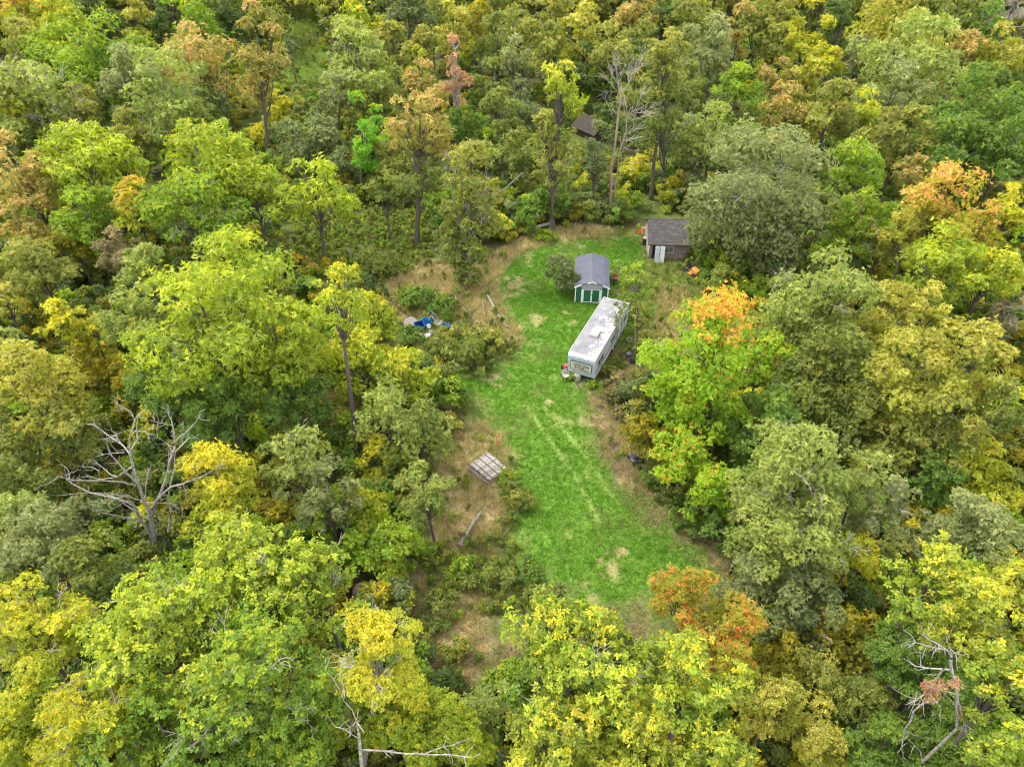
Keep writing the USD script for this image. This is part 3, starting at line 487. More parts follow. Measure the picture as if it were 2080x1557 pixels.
# orange traffic post
c_ = at(1010, 905); co = thing('traffic_post', 'orange traffic post with two white bands at the lawn edge', 'traffic cone', (c_[0], c_[1], 0))
obj('base', lathe([(0, .05), (.18, .05), (.2, .0), (0, 0)], 8), 'rubber', co); obj('post', lathe([(0, 1.08), (.05, 1.07), (.06, 1.0), (.06, .98), (.085, .06), (.0, .05)], 16), 'orange_plastic', co, 40)
for z in (.52, .76): obj('white_band', lathe([(.0895 - .03 * z, z), (.0925 - .03 * z, z + .002), (.0925 - .03 * (z + .13), z + .13), (.0895 - .03 * (z + .13), z + .131)], 16), 'cloth_white', co)
# logs and poles
def log(name, label, p, q, r0, r1, bark='bark_grey', cat_='log', bend=.03, z0=None, stubs=3):
    p, q = np.array(p, float), np.array(q, float); rng = np.random.default_rng(int(abs(p[0] * 100) + abs(q[1] * 10)))
    t = thing(name, label, cat_, (p[0], p[1], 0)); pp = wob(p, q, 9, bend, rng) - [p[0], p[1], 0]; obj('stem', tubes([(pp, np.linspace(r0, r1, 9))], 8), bark, t, True)
    for _ in range(stubs): i0 = rng.integers(3, 9); d = rng.normal(size=3); d[2] = abs(d[2]); obj('branch_stub', tubes([(np.array([pp[i0], pp[i0] + d / np.linalg.norm(d) * rng.uniform(.2, .7)]), np.array([r1 * .6, r1 * .2]))], 4), bark, t)
    return t
L_ = lambda u, v, z: at(u, v, z)
log('fallen_log', 'long grey log lying in dry grass below the battened deck', L_(978, 1038, .34), L_(932, 1108, .30), .10, .14, 'bark_pale')
log('fallen_log', 'broken grey log resting against the splintered stump behind the lawn', L_(1040, 475, .25), L_(1113, 455, .9), .12, .20, 'bark_pale')
st_ = L_(1116, 471, 0); log('splintered_stump', 'pale splintered stump behind the lawn holding up the broken log', [st_[0], st_[1], -.1], [st_[0] + .1, st_[1], 1.5], .22, .05, 'bark_pale', 'stump', .02)
log('fallen_log', 'grey pole lying between dry grass and lawn, uppermost of the poles left of the shed', L_(981, 588, .3), L_(1008, 632, .4), .09, .13, 'bark_pale')
log('fallen_log', 'pinkish pole continuing along the lawn edge towards the bramble mound', L_(1007, 634, .35), L_(1030, 664, .3), .10, .08, 'bark_pale')
log('fallen_log', 'thin grey pole lying right of the junk pile', L_(920, 598, .5), L_(953, 642, .6), .08, .06, 'bark_pale')
log('fallen_log', 'short pale stick standing up beside the thin pole near the junk', L_(951, 623, .2), L_(955, 640, .5), .04, .04, 'bark_pale')
log('fallen_log', 'short pale stick lying left of the two lawn edge poles', L_(979, 610, .4), L_(985, 640, .4), .06, .04, 'bark_pale')
s0 = L_(712, 523, 0); log('tree_stump', 'short pale stump standing in weeds left of the lawn', [s0[0], s0[1], -.1], [s0[0] - .25, s0[1], 1.15], .20, .14, 'bark_pale', 'stump', .02, stubs=0)
l0 = L_(1000, 408, 1.0); l1 = on_plane_y(1063, 350, l0[1] + .6); log('leaning_pole', 'thin grey dead pole leaning to the right behind the splintered stump', [l0[0], l0[1], l0[2]], l1, .11, .06, 'bark_grey', 'pole', .03)
# junk pile
tbl = at(833, 651, .6); jt = thing('table_top', 'round grey wooden table top tilted in the weeds beside the blue bins', 'table top', (tbl[0], tbl[1], .45), 25)
for i in range(7):
    y = -.52 + i * .15; hw_ = math.sqrt(max(.0, .60 ** 2 - (y + .07) ** 2)); obj('plank', rot(rot(bx(-hw_, hw_, y, y + .142, 0, .035), 14, [1, 0, 0]), -6, [0, 1, 0]), f'grey_board_{(1, 3)[i % 2]}', jt)
obj('leg', cyl(.05, .5, (0, 0, -.25), 8), 'wood_brown', jt)
def bin_(u, v, s, mat, label, rz, tip=0, name='plastic_bin'):
    p = at(u, v, .25); t = thing(name, label, 'bin', (p[0], p[1], 0.02), rz); h = .62 * s; v_ = lambda a, z: [[sx * a, sy * a * .8, z] for sx in (-1, 1) for sy in (-1, 1)]
    o_ = m3.Manifold.hull_points(np.array(v_(.24 * s, 0) + v_(.33 * s, h), np.float32)) - m3.Manifold.hull_points(np.array(v_(.225 * s, .03) + v_(.312 * s, h + .01), np.float32))
    me = o_.to_mesh(); b = rot(trimesh.Trimesh(me.vert_properties[:, :3], me.tri_verts), tip, [1, 0, 0]); obj('tub', b, mat, t)
    rim = cat([bx(-.35 * s, .35 * s, sy * .27 * s - .02, sy * .27 * s + .02, h - .03, h + .012) for sy in (-1, 1)] + [bx(sx * .34 * s - .02, sx * .34 * s + .02, -.25 * s, .25 * s, h - .03, h + .012) for sx in (-1, 1)]); obj('rim', rot(rim, tip, [1, 0, 0]), mat, t); return t
bin_(850, 662, 1.25, 'blue_plastic', 'dark blue plastic bin lying in the junk pile', 25, 30); bin_(867, 658, 1.15, 'blue_light', 'bright blue plastic bin between the dark blue one and the metal frame', -15, -20); bin_(905, 664, .9, 'blue_light', 'small blue tub half buried right of the tangle of pale rods', 10, 15)
def blob(u, v, r, sq, mat, label, name, cat_, seed, z=0.0):
    p = at(u, v); t = thing(name, label, cat_, (p[0], p[1], z)); s = trimesh.creation.icosphere(3, r); n = meshkit.fbm(s.vertices * 3.2 / r * .5 + seed, 3, seed)[:, None]; s.vertices = s.vertices * (.65 + .7 * n); s.vertices[:, 2] = np.maximum(s.vertices[:, 2] * sq, -r * sq * .6) + r * sq * .6
    obj('bag', s, mat, t, 30); k = move(trimesh.creation.cone(r * .22, r * .5, sections=7), 0, 0, r * sq * 1.25); obj('tied_neck', k, mat, t); return t
blob(913, 666, .42, .8, 'black_bag', 'black plastic bag at the right end of the junk pile', 'plastic_bag', 'bag', 3); blob(921, 669, .28, .9, 'white_plastic', 'cream plastic bag right of the black one', 'plastic_bag', 'bag', 4); blob(868, 684, .36, .55, 'cloth_white', 'pale pink and white rag heap below the blue bins', 'rag_heap', 'rags', 5); blob(852, 681, .22, .5, 'cloth_white', 'small white rag below the dark blue bin', 'rag_heap', 'rags', 6); blob(857, 670, .22, .7, 'blue_grey', 'small blue-grey bag in front of the dark blue bin', 'plastic_bag', 'bag', 7)
def bucket(u, v, r, h, mat, label, rings=3, name='bucket', tip=0):
    p = at(u, v); t = thing(name, label, 'bucket', (p[0], p[1], 0)); b = lathe([(0, .01), (r * .88, 0), (r, h), (r * .94, h), (r * .84, .03), (0, .03)], 18); obj('pail', rot(b, tip, [1, 0, 0]), mat, t, 40)
    for k in range(rings): z = h * (.35 + .3 * k); obj('ring', rot(lathe([(r * (.88 + .12 * z / h) - .004, z - .018), (r * (.88 + .12 * z / h) + .018, z), (r * (.88 + .12 * z / h) - .004, z + .018)], 18), tip, [1, 0, 0]), mat, t)
    return t
bucket(871, 668, .22, .42, 'white_plastic', 'pale bucket in front of the bright blue bin', 2, tip=-50); bucket(875, 678, .17, .36, 'white_plastic', 'greenish white pail below the metal frame in the junk', 2)
p_ = at(878, 655); fm_ = thing('metal_frame', 'bent metal chair frame standing above the junk pile', 'chair frame', (p_[0], p_[1], 0))
obj('tube', tubes([(np.array([[-.45, .1, 0], [-.4, .1, .9], [-.1, .2, 1.25], [.35, .1, .8], [.55, 0, 0]]), .025)], 6), 'steel_light', fm_); obj('tube', tubes([(np.array([[-.2, -.4, 0], [-.2, -.35, .7], [0, -.2, .9], [.2, -.35, .7], [.3, -.4, 0]]), .025)], 6), 'trim_white', fm_)
obj('seat_sheet', rot(bx(-.25, .2, -.02, .02, .2, .75), 15, [1, 0, 0]), 'teal_plastic', fm_); obj('back_slat', rot(bx(.22, .34, .02, .05, 0, 1.0), -12, [0, 1, 0]), 'grey_board_1', fm_)
p_ = at(891, 663); rd = thing('wire_rack', 'tangle of pale rods right of the chair frame in the junk', 'rack', (p_[0], p_[1], 0.1))
for k in range(5): obj('rod', tubes([(np.array([[-.4 + .02 * k, .1 * k - .2, .35 + .05 * k], [0, .1 * k - .25, .22], [.38, .1 * k - .2, .42 + .04 * k]]), .016)], 5), 'trim_white', rd)
for s in (-1, 1): obj('rack_leg', tubes([(np.array([[s * .38, 0, -.1], [s * .38, 0, .45]]), .02)], 5), 'steel_dark', rd)
# at the front of the trailer
q = at(1172, 770); wb = thing('ribbed_drum', 'ribbed white plastic drum standing below the front of the trailer', 'drum', (q[0], q[1], 0))
obj('shell', lathe([(0, 0), (.29, 0), (.31, .05), (.31, .60), (.28, .65), (0, .66)], 24), 'white_plastic', wb, 30)
for z in (.12, .27, .42, .56): obj('rib', lathe([(.305, z - .03), (.335, z), (.305, z + .03)], 24), 'white_plastic', wb, 40)
obj('lid', lathe([(0, .70), (.24, .69), (.26, .64)], 20), 'cream_plastic', wb, 30)
q = at(1152, 755); gc = thing('red_can', 'red plastic fuel can at the left front corner of the trailer', 'fuel can', (q[0], q[1], .0), 20); obj('can_body', m3.Manifold.batch_hull([m3.Manifold.sphere(.05, 10).translate([sx * .22, sy * .12, sz]) for sx in (-1, 1) for sy in (-1, 1) for sz in (.45, .75)]), 'red_plastic', gc, 40); obj('spout', cyl(.03, .2, (.16, 0, .86), 8), 'rubber', gc); obj('handle', tubes([(np.array([[-.15, 0, .8], [-.12, 0, .9], [.08, 0, .9], [.1, 0, .8]]), .018)], 5), 'red_plastic', gc); obj('crate_under', bx(-.24, .24, -.16, .16, 0, .40), 'wood_brown', gc)
q = at(1149, 770); ch = thing('plastic_chair', 'white plastic garden chair left of the ribbed drum', 'chair', (q[0], q[1], 0), 30)
obj('seat', bx(-.24, .24, -.22, .22, .40, .43), 'white_plastic', ch); obj('backrest', rot(bx(-.24, .24, .2, .235, .44, .86), -12, [1, 0, 0], (0, .22, .44)), 'white_plastic', ch)
for sx in (-1, 1):
    for sy in (-1, 1): obj('leg', tubes([(np.array([[sx * .2, sy * .18, .41], [sx * .24, sy * .22, 0]]), .022)], 6), 'white_plastic', ch)
    obj('armrest', bx(sx * .25 - .025, sx * .25 + .025, -.2, .24, .60, .63), 'white_plastic', ch)
q = at(1147, 752); blob(1146, 749, .28, 1.0, 'black_bag', 'dark blue-black bag beside the red can at the trailer corner', 'plastic_bag', 'bag', 9)
# right of the trailer
bucket(1277, 693, .24, .40, 'white_plastic', 'white bucket on the leaf litter right of the trailer', 2, tip=25)
q = at(1276, 733); kg = thing('kettle_grill', 'black kettle grill on thin legs right of the trailer', 'grill', (q[0], q[1], 0))
obj('bowl', lathe([(0, .50), (.16, .53), (.26, .62), (.29, .74), (.27, .74), (0, .60)], 20), 'black_bag', kg, 40); obj('lid', lathe([(.295, .745), (.27, .86), (.17, .95), (0, .98)], 20), 'blue_grey', kg, 40); obj('handle', cyl(.04, .06, (0, 0, 1.0), 8), 'wood_brown', kg)
for a in (0, 2.1, 4.2): obj('leg', tubes([(np.array([[.18 * math.cos(a), .18 * math.sin(a), .55], [.30 * math.cos(a), .30 * math.sin(a), 0]]), .015)], 5), 'steel_dark', kg)
blob(1285, 735, .26, .7, 'black_bag', 'black bag lying beside the kettle grill', 'plastic_bag', 'bag', 12); blob(1300, 741, .24, .6, 'cloth_white', 'left of two white rags under the orange maple branch', 'rag_heap', 'rags', 13); blob(1307, 738, .24, .6, 'cloth_white', 'right of two white rags under the orange maple branch', 'rag_heap', 'rags', 14)
q = at(1246, 572); rb = thing('rusty_barrow', 'rusty red wheelbarrow parked along the right wall of the green shed', 'wheelbarrow', (q[0] + .1, q[1], 0), 80)
obj('tray', m3.Manifold.hull_points(np.array([[a * s, b * s2, z] for z, s in ((.35, .7), (.65, 1)) for a in (-.55, .45) for b in (-.3, .3) for s2 in (s,)], np.float32)) - m3.Manifold.hull_points(np.array([[a * s, b * s, z] for z, s in ((.39, .68), (.66, .95)) for a in (-.53, .43) for b in (-.29, .29)], np.float32)), 'rust', rb); obj('wheel', cyl(.2, .08, (-.6, 0, .2), 14, [0, 1, 0]), 'rubber', rb)
for s in (-1, 1): obj('handle', tubes([(np.array([[-.6, s * .08, .22], [.3, s * .26, .36], [.95, s * .3, .55]]), .02)], 5), 'wood_brown', rb); obj('leg', tubes([(np.array([[.3, s * .26, .36], [.32, s * .26, 0]]), .02)], 5), 'steel_dark', rb)
# left of the cabin
def drum(u, v, mat, label, r=.3, h=.88, lidm=None):
    p = at(u, v); t = thing('steel_drum', label, 'drum', (p[0], p[1], 0)); obj('shell', lathe([(0, .02), (r, 0), (r, h), (r - .03, h), (r - .03, h - .12), (0, h - .12)], 22), mat, t, 30)
    for z in (.28, .58): obj('hoop', lathe([(r - .002, z - .02), (r + .018, z), (r - .002, z + .02)], 22), mat, t)
    if lidm: obj('lid', lathe([(0, h + .05), (r * .9, h + .04), (r + .02, h), (r + .02, h - .03)], 22), lidm, t, 30)
    return t
drum(1307, 476, 'rust_pale', 'rusty orange steel drum left of the cabin roof'); drum(1310, 497, 'black_bag', 'black drum with a white lid against the left cabin wall', .28, .85, 'white_plastic')
bucket(1299, 474, .2, .35, 'orange_plastic', 'small orange bucket left of the rusty drum', 1); bucket(1303, 490, .2, .35, 'rust_pale', 'tan bucket left of the white lidded black drum', 1)
q0, q1 = at(1314, 512, 0), at(1321, 466, 1.9); bd = thing('leaning_board', 'dark brown board leaning along the left end of the cabin', 'board', (q0[0], q0[1], 0)); v = np.array([np.array(p) + o for p in ([0, 0, 0], q1 - q0) for o in ([0, 0, 0], [.36, 0, 0], [0, .05, .03], [.36, .05, .03])]); obj('plank', trimesh.convex.convex_hull(v), 'wood_brown', bd)
obj('plank', trimesh.convex.convex_hull(v + [.05, .35, .12]), 'wood_brown', bd)
q = at(1405, 556); mw = thing('ride_on_mower', 'orange ride-on mower with black wheels in the shade below the cabin', 'mower', (q[0], q[1], 0), 35)
obj('bonnet', m3.Manifold.batch_hull([m3.Manifold.sphere(.07, 10).translate([sx * .2, y, z]) for sx in (-1, 1) for y, z in ((-.75, .35), (-.75, .62), (-.1, .35), (-.1, .75))]), 'machine_yellow', mw, 40); obj('seat', m3.Manifold.batch_hull([m3.Manifold.sphere(.05, 8).translate([sx * .2, y, z]) for sx in (-1, 1) for y, z in ((.25, .6), (.6, .6), (.65, .95))]), 'black_bag', mw, 40)
obj('chassis', bx(-.22, .22, -.8, .75, .22, .4), 'machine_yellow', mw); obj('cutting_deck', bx(-.48, .48, -.25, .3, .12, .24), 'machine_yellow', mw); obj('steering_wheel', rot(trimesh.creation.torus(.16, .02), 35, [1, 0, 0]).apply_translation([0, .08, .92]), 'rubber', mw); obj('steering_column', tubes([(np.array([[0, -.1, .7], [0, .08, .92]]), .02)], 5), 'steel_dark', mw)
for sx in (-1, 1):
    for y, r in ((-.6, .2), (.5, .27)): obj('wheel', cyl(r, .16, (sx * .34, y, r), 14, [1, 0, 0]), 'rubber', mw)
q = at(1291, 934); pm = thing('push_mower', 'black push mower with thin grey handles half hidden under the orange maple', 'mower', (q[0], q[1], 0), 20)
obj('deck', lathe([(0, .28), (.32, .26), (.42, .2), (.44, .08)], 16), 'black_bag', pm, 40); obj('engine', cat([cyl(.17, .2, (0, 0, .38), 14), cyl(.12, .08, (0, 0, .52), 12)]), 'steel_dark', pm)
for sx in (-1, 1):
    for sy in (-1, 1): obj('wheel', cyl(.15, .08, (sx * .42, sy * .38, .15), 12, [1, 0, 0]), 'rubber', pm)
obj('handle', tubes([(np.array([[-.3, .3, .25], [-.28, .8, .9], [.28, .8, .9], [.3, .3, .25]]), .022)], 6), 'steel_light', pm); obj('grip', tubes([(np.array([[.28, .8, .92], [.75, .55, .55]]), .022)], 6), 'steel_light', pm)
q = at(1264, 908); log('leaning_pole', 'pale thin rod standing in leaf litter left of the push mower', [q[0], q[1], .0], [q[0] + .45, q[1] - .4, .55], .03, .025, 'bark_pale', 'pole', .01, stubs=0)
# ------------------------------------------------------------------ the wood: every tree that can be told apart
T = tree
# top left
T(45, 22, 72, .9, 10, 'limeorange', 'orange-tipped lime tree filling the top left corner', name='maple_tree')
T(125, 35, 55, .9, 10, 'yellowlime', 'yellow-lime tree at the top edge right of the orange-tipped corner tree')
T(205, 95, 82, 1.0, 10, 'limegreen', 'broad vivid lime tree left of the tall grey-green tree', lai=3.6)
T(110, 105, 65, .9, 8, 'limegreen', 'bright green tree at mid height below the yellow-lime one, top left')
T(38, 92, 58, .8, 8, 'olive', 'dull olive tree at the left edge under the orange-tipped corner tree')
T(80, 182, 88, .8, 8, 'pale', 'pale green ragged tree with bare grey twigs near the left edge', twigs=26)
T(12, 200, 34, 1.0, 8, 'yellow', 'small yellow spray of a tree at the left edge beside the ragged pale tree')
T(160, 205, 45, .8, 7, 'olive', 'olive tree with bare twigs between the ragged pale tree and the grey-green one', twigs=14)
T(258, 135, 66, 1.5, 10, 'grey', 'tall grey-green tree right of the broad vivid lime tree')
T(345, 175, 76, 1.0, 10, 'pale', 'ragged pale lime tree with forked bare lower trunk left of the tan trees', bark='bark_grey', Lk=1.1, lai=2.6, nclump=22)
T(412, 108, 84, .95, 11, 'tan', 'wide tan-orange tree left of the tall one on a long bare trunk', base=(467, 252), lai=2.6, name='maple_tree')
T(525, 85, 54, 1.5, 13, 'tan', 'tall tan-orange tree standing on a long bare dark trunk', base=(545, 312), lai=2.9, name='maple_tree', tipmul=1.1)
T(412, 205, 42, 1.5, 6, 'dark', 'shaded dark green tree under the wide tan-orange one')
T(560, 195, 34, 1.6, 4.5, 'yellow', 'golden yellow small tree right of the long bare dark trunk')
T(512, 255, 34, 1.3, 3, 'yellow', 'low yellow-green tree left of the long bare trunk')
T(625, 255, 64, 1.3, 6, 'greydark', 'egg-shaped grey-green tree standing alone behind the lime oaks', lai=4.2, nclump=34, low=-.9, name='willow_tree', leafpx=3.0)
T(385, 18, 56, .8, 10, 'limegreen', 'round grass-green tree at the top edge behind the tan trees')
T(270, 30, 34, 1.1, 9, 'gold', 'small yellow-olive tree at the top edge left of the round grass-green one')
T(190, 5, 50, .8, 9, 'dark', 'dark green tree at the top edge behind the broad vivid lime tree')
T(325, 25, 26, 1.4, 7, 'dark', 'narrow shaded tree between the yellow-olive and round grass-green trees')
T(455, 12, 45, 1.0, 9, 'dark', 'dark tree at the top edge behind the wide tan-orange tree')
T(540, 15, 38, .9, 8, 'olive', 'olive tree at the top edge left of the grassy path')
T(584, 88, 20, 2.2, 6, 'greydark', 'dark slim tree along the left side of the grassy path')
T(275, 262, 46, .9, 6, 'olive', 'brownish olive tree in front of the ragged pale lime tree')
T(150, 325, 105, .75, 10, 'lime', 'big yellow-lime oak right of the orange-tan tree at the left edge', name='oak_tree', Lk=1.15)
T(245, 330, 62, .8, 9, 'lime', 'lime oak crown with orange sprays between the two biggest upper left oaks', name='oak_tree')
T(180, 440, 85, .8, 7, 'limegreen', 'shaded green oak below the big yellow-lime one', name='oak_tree')
T(42, 345, 74, 1.15, 10, 'tan', 'orange-tan tree on the left edge', name='maple_tree', lai=2.8, tipmul=1.2)
T(60, 455, 70, .9, 6.5, 'tan', 'rust-tipped olive tree below the orange-tan one on the left edge', name='maple_tree')
T(430, 320, 110, .75, 11, 'lime', 'large lime oak in front of the long bare trunk', name='oak_tree', Lk=1.15, twigs=8)
T(400, 430, 105, .7, 8.5, 'limegreen', 'green oak directly below the large lime oak', name='oak_tree', twigs=8)
T(520, 385, 75, .8, 8.5, 'lime', 'lime oak right of the green one facing the egg-shaped tree', name='oak_tree', twigs=6)
T(650, 390, 80, .85, 9, 'lime', 'lime oak with a bare dark trunk overhanging the weeds', base=(661, 540), name='oak_tree', Lk=1.15, lai=2.8)
T(272, 410, 58, .9, 8.5, 'limeorange', 'lime tree with an orange top left of the green oak', name='maple_tree', tipmul=.8)
T(75, 535, 82, .8, 7.5, 'olive', 'olive green tree near the left edge below the rust-tipped one')
T(150, 500, 48, .9, 5, 'golddark', 'dark golden low tree between the olive and brownish crowns, left')
T(238, 505, 52, .9, 6.5, 'brown', 'brownish olive tree left of the pale lime oak')
T(295, 545, 62, .9, 8, 'pale', 'pale olive tree top on the left shoulder of the giant lime oak')
# left middle
T(485, 545, 118, .8, 11.5, 'lime', 'upper lime crown just behind the giant oak, left of the yellow tree', name='oak_tree', Lk=1.15)
T(420, 650, 165, .75, 12, 'lime', 'giant pale lime oak in the left middle, above the bare white tree', name='oak_tree', Lk=1.25, nclump=34, lai=3.0, twigs=6)
T(560, 680, 105, .8, 10, 'lime', 'lime oak crown between the giant oak and the slim yellow tree', name='oak_tree', Lk=1.25)
T(275, 640, 70, .9, 9.5, 'pale', 'pale green crown on the left flank of the giant lime oak', name='oak_tree')
T(345, 755, 95, .9, 8, 'green', 'deeper green tree with a few pinkish sprays under the giant oak', tipmul=1.0, name='maple_tree')
T(465, 825, 105, .9, 6.5, 'green', 'shaded green tree behind the right arm of the bare white tree')
T(600, 800, 75, 1.0, 6, 'green', 'shaded green tree right of the deep shade below the giant oak')
T(117, 650, 48, .95, 8, 'yellow', 'bright yellow tree left of the giant oak')
T(178, 655, 36, 1.1, 7.5, 'yellow', 'second smaller bright yellow tree touching the giant oak')
T(180, 745, 75, .9, 4.5, 'golddark', 'dark gold low tree beneath the two bright yellow ones')
T(270, 790, 60, .9, 3.5, 'golddark', 'dark gold understorey tree behind the top of the bare white tree')
T(62, 775, 105, .9, 9, 'gold', 'broad olive-gold tree on the left edge below the bright yellow ones', lai=3.2)
T(120, 860, 85, .9, 6.5, 'olive', 'olive tree left of the bare white tree')
T(45, 925, 90, .8, 6, 'oliveg', 'shaded olive tree on the left edge above the grey-green corner trees')
T(18, 700, 50, 1.0, 7, 'pale', 'pale olive tree cut by the left edge beside the bright yellow one')
T(10, 610, 42, 1.0, 7, 'gold', 'gold and grey tree cut by the left edge', twigs=10)
# slim yellow tree and its neighbours
T(690, 590, 58, 1.15, 11, 'yellowlime', 'slim bright yellow-lime tree left of the junk pile, upper crown', base=(725, 935), lai=3.0)
T(750, 640, 55, 1.1, 6, 'yellowlime', 'yellow tree beside the slim one, next to the round table top', lai=2.8)
T(725, 725, 95, .8, 5, 'yellowlime', 'spreading yellow-lime low tree below the slim one', lai=2.6)
T(820, 760, 80, .8, 5, 'yellowlime', 'thin olive tree with yellow flecks above the orange post', lai=2.1, leafpx=3.4)
T(790, 850, 85, 1.0, 5.5, 'pale', 'thin olive green tree with two dark stems left of the deck sections', base=(835, 975), lai=2.0, leafpx=3.4)
T(860, 870, 75, 1.0, 5, 'pale', 'thin pale olive tree between the two stemmed tree and the orange post', lai=1.9, leafpx=3.4)
T(860, 1000, 62, 1.2, 4.5, 'pale', 'dense olive green tree left of the dry grass by the deck', lai=3.2, leafpx=3.4)
T(600, 930, 78, 1.1, 7, 'pale', 'thin grey-olive tree with pale twigs right of the yellow-orange one', lai=2.2, twigs=14, base=(630, 1075), leafpx=3.4)
T(660, 1000, 75, 1.0, 5.5, 'grey', 'shaded grey-green tree right of the thin grey-olive one', lai=2.8, leafpx=3.4)
T(735, 1020, 55, .9, 3.5, 'yellowlime', 'yellow-green low tree between the grey-green and dense olive ones')
T(760, 930, 55, .8, 2.5, 'yellow', 'golden low tree between the slender dark stems')
T(800, 1110, 70, .8, 3, 'limegreen', 'low bright green thicket tree at the bottom left of the clearing')
T(440, 970, 88, 1.0, 8.5, 'yellow', 'yellow tree with orange top touched by the right arm of the bare white tree', name='maple_tree', tipmul=1.3)
T(455, 1050, 85, .8, 7, 'yellowlime', 'yellow-lime tree below the orange-topped yellow one')
# bottom left
T(100, 1080, 95, .9, 8, 'grey', 'grey-green tree with a tan spray left of the bare white trunk')
T(180, 1150, 90, .9, 7, 'oliveg', 'dark olive green tree directly left of the bare white trunk base')
T(30, 1040, 60, .9, 8, 'pale', 'pale olive tree on the left edge above the yellow corner tree')
T(30, 1150, 80, .8, 6, 'oliveg', 'shaded green tree on the left edge above the yellow corner tree')
T(250, 1200, 75, .8, 6, 'dark', 'dark tree in the gap above the largest bottom oak')
T(510, 1170, 165, .75, 11.5, 'lime', 'upper crown of the lime oaks at the bottom left', name='oak_tree', Lk=1.2, twigs=10)
T(650, 1190, 110, .8, 10.5, 'lime', 'lime oak reaching towards the dark brown hide', name='oak_tree', Lk=1.2, twigs=6)
T(330, 1290, 175, .8, 12, 'lime', 'largest yellow-lime oak at the bottom left with rosettes of leaves', name='oak_tree', Lk=1.2, twigs=14)
T(520, 1370, 185, .8, 11, 'limegreen', 'large lime green oak with bare twigs at the bottom, left of the pale trunk', name='oak_tree', Lk=1.2, twigs=20)
T(330, 1480, 160, .8, 9.5, 'limegreen', 'green oak at the bottom edge below the largest oak', name='oak_tree', Lk=1.2, twigs=8)
T(600, 1520, 130, .8, 8, 'limegreen', 'shaded lime oak on the bottom edge left of the pale trunk', name='oak_tree', Lk=1.2)
T(60, 1270, 110, .85, 11.5, 'yellow', 'yellow tree at the left edge beside the largest oak', twigs=16, tipmul=.7)
T(160, 1455, 110, .8, 10.5, 'yellow', 'yellow tree in the bottom left corner group', twigs=8, tipmul=.6)
T(25, 1450, 90, .8, 10, 'yellowlime', 'yellow-lime tree in the bottom left corner')
T(60, 1545, 100, .8, 8, 'lime', 'lime tree cut by the bottom left corner')
# bottom middle
T(770, 1310, 105, .85, 9.5, 'yellow', 'yellow tree with pinkish top above the pale trunk at the bottom', base=(733, 1590), name='maple_tree', twigs=18, tipmul=1.1, bark='bark_grey')
T(700, 1400, 90, .9, 8, 'yellowlime', 'yellow-lime tree with bare white branches beside the pale trunk', twigs=24)
T(830, 1430, 110, .8, 7, 'yellowlime', 'lime tree right of the pale trunk at the bottom')
T(920, 1500, 110, .7, 6, 'lime', 'lime low tree on the bottom edge left of the big yellow oak')
T(1120, 1290, 110, .85, 11.5, 'yellowlime', 'yellow oak with three raised tips at the foot of the lawn', name='oak_tree', Lk=1.2, lai=2.6, nclump=26)
T(1215, 1275, 62, 1.1, 11.5, 'yellowlime', 'narrow yellow crown right of the three-tipped yellow oak', name='oak_tree', Lk=1.2, lai=2.6)
T(1200, 1400, 150, .75, 11, 'lime', 'green and yellow oak in the middle of the bottom edge', name='oak_tree', Lk=1.2, lai=2.8, twigs=14)
T(1390, 1370, 125, .9, 11, 'yellowlime', 'bright yellow-lime oak left of the red-flecked tree', name='oak_tree', Lk=1.2, lai=3.0)
T(1140, 1500, 120, .8, 10.5, 'yellow', 'golden yellow oak on the bottom edge', name='oak_tree', Lk=1.2, lai=2.8, tipmul=.8)
T(1300, 1510, 120, .8, 10.5, 'yellow', 'yellow oak on the bottom edge right of the golden one', name='oak_tree', Lk=1.2, lai=3.0, tipmul=.5)
T(1000, 1440, 70, .9, 5, 'pale', 'pale green low tree between the lime tree and the yellow oaks')
T(1450, 1525, 95, .8, 10, 'yellowlime', 'yellow-lime oak on the bottom edge right of the two yellow ones', name='oak_tree', Lk=1.2)
T(1400, 1205, 85, .8, 8.5, 'red', 'red-flecked tree at the lower right end of the lawn', name='maple_tree', lai=2.6, tipmul=-.36)
T(1480, 1290, 85, .9, 8, 'red', 'orange-red tree beside the bright yellow-lime oak', name='maple_tree', lai=2.7, tipmul=-.32)
T(1560, 1430, 75, .9, 5.5, 'gold', 'yellow-green tree below the orange-red one')
# bottom right
T(1620, 950, 125, .8, 10.5, 'pale', 'pale grey-lime oak at the right below the orange maple', name='oak_tree', twigs=8, nclump=26)
T(1740, 960, 70, .9, 9.5, 'pale', 'pale oak crown reaching right of the pale grey-lime one', name='oak_tree')
T(1530, 1030, 62, .9, 8, 'grey', 'pale grey-green oak at the lawn corner with a bare white twig', name='oak_tree', twigs=6)
T(1560, 1100, 85, .8, 8, 'pale', 'pale green crown over the lower right corner of the lawn', name='oak_tree')
T(1650, 1080, 105, .8, 8.5, 'pale', 'pale green oak with bare grey limbs in the lower right', name='oak_tree', twigs=24)
T(1800, 1020, 75, .7, 8, 'grey', 'grey-green crown with level bare branches above the yellow right oaks', twigs=12)
T(1540, 1190, 90, .8, 6, 'grey', 'shaded grey-green tree beside the lower right end of the lawn', twigs=8)
T(1640, 1210, 95, .8, 6, 'greydark', 'dark grey-green tree below the bare-limbed pale oak', twigs=10)
T(1985, 1065, 90, .7, 8.5, 'grey', 'grey-green tree on the right edge above the yellow oaks', name='willow_tree')
T(1900, 1090, 60, .7, 7, 'grey', 'small grey-green crown left of the right edge one')
T(1735, 1120, 52, .9, 6.5, 'yellow', 'golden yellow tree left of the yellow right oaks', tipmul=.4)
T(1900, 1170, 110, .8, 11, 'yellowlime', 'broad yellow-lime oak on the right below the grey-green trees', name='oak_tree', Lk=1.2, lai=2.8)
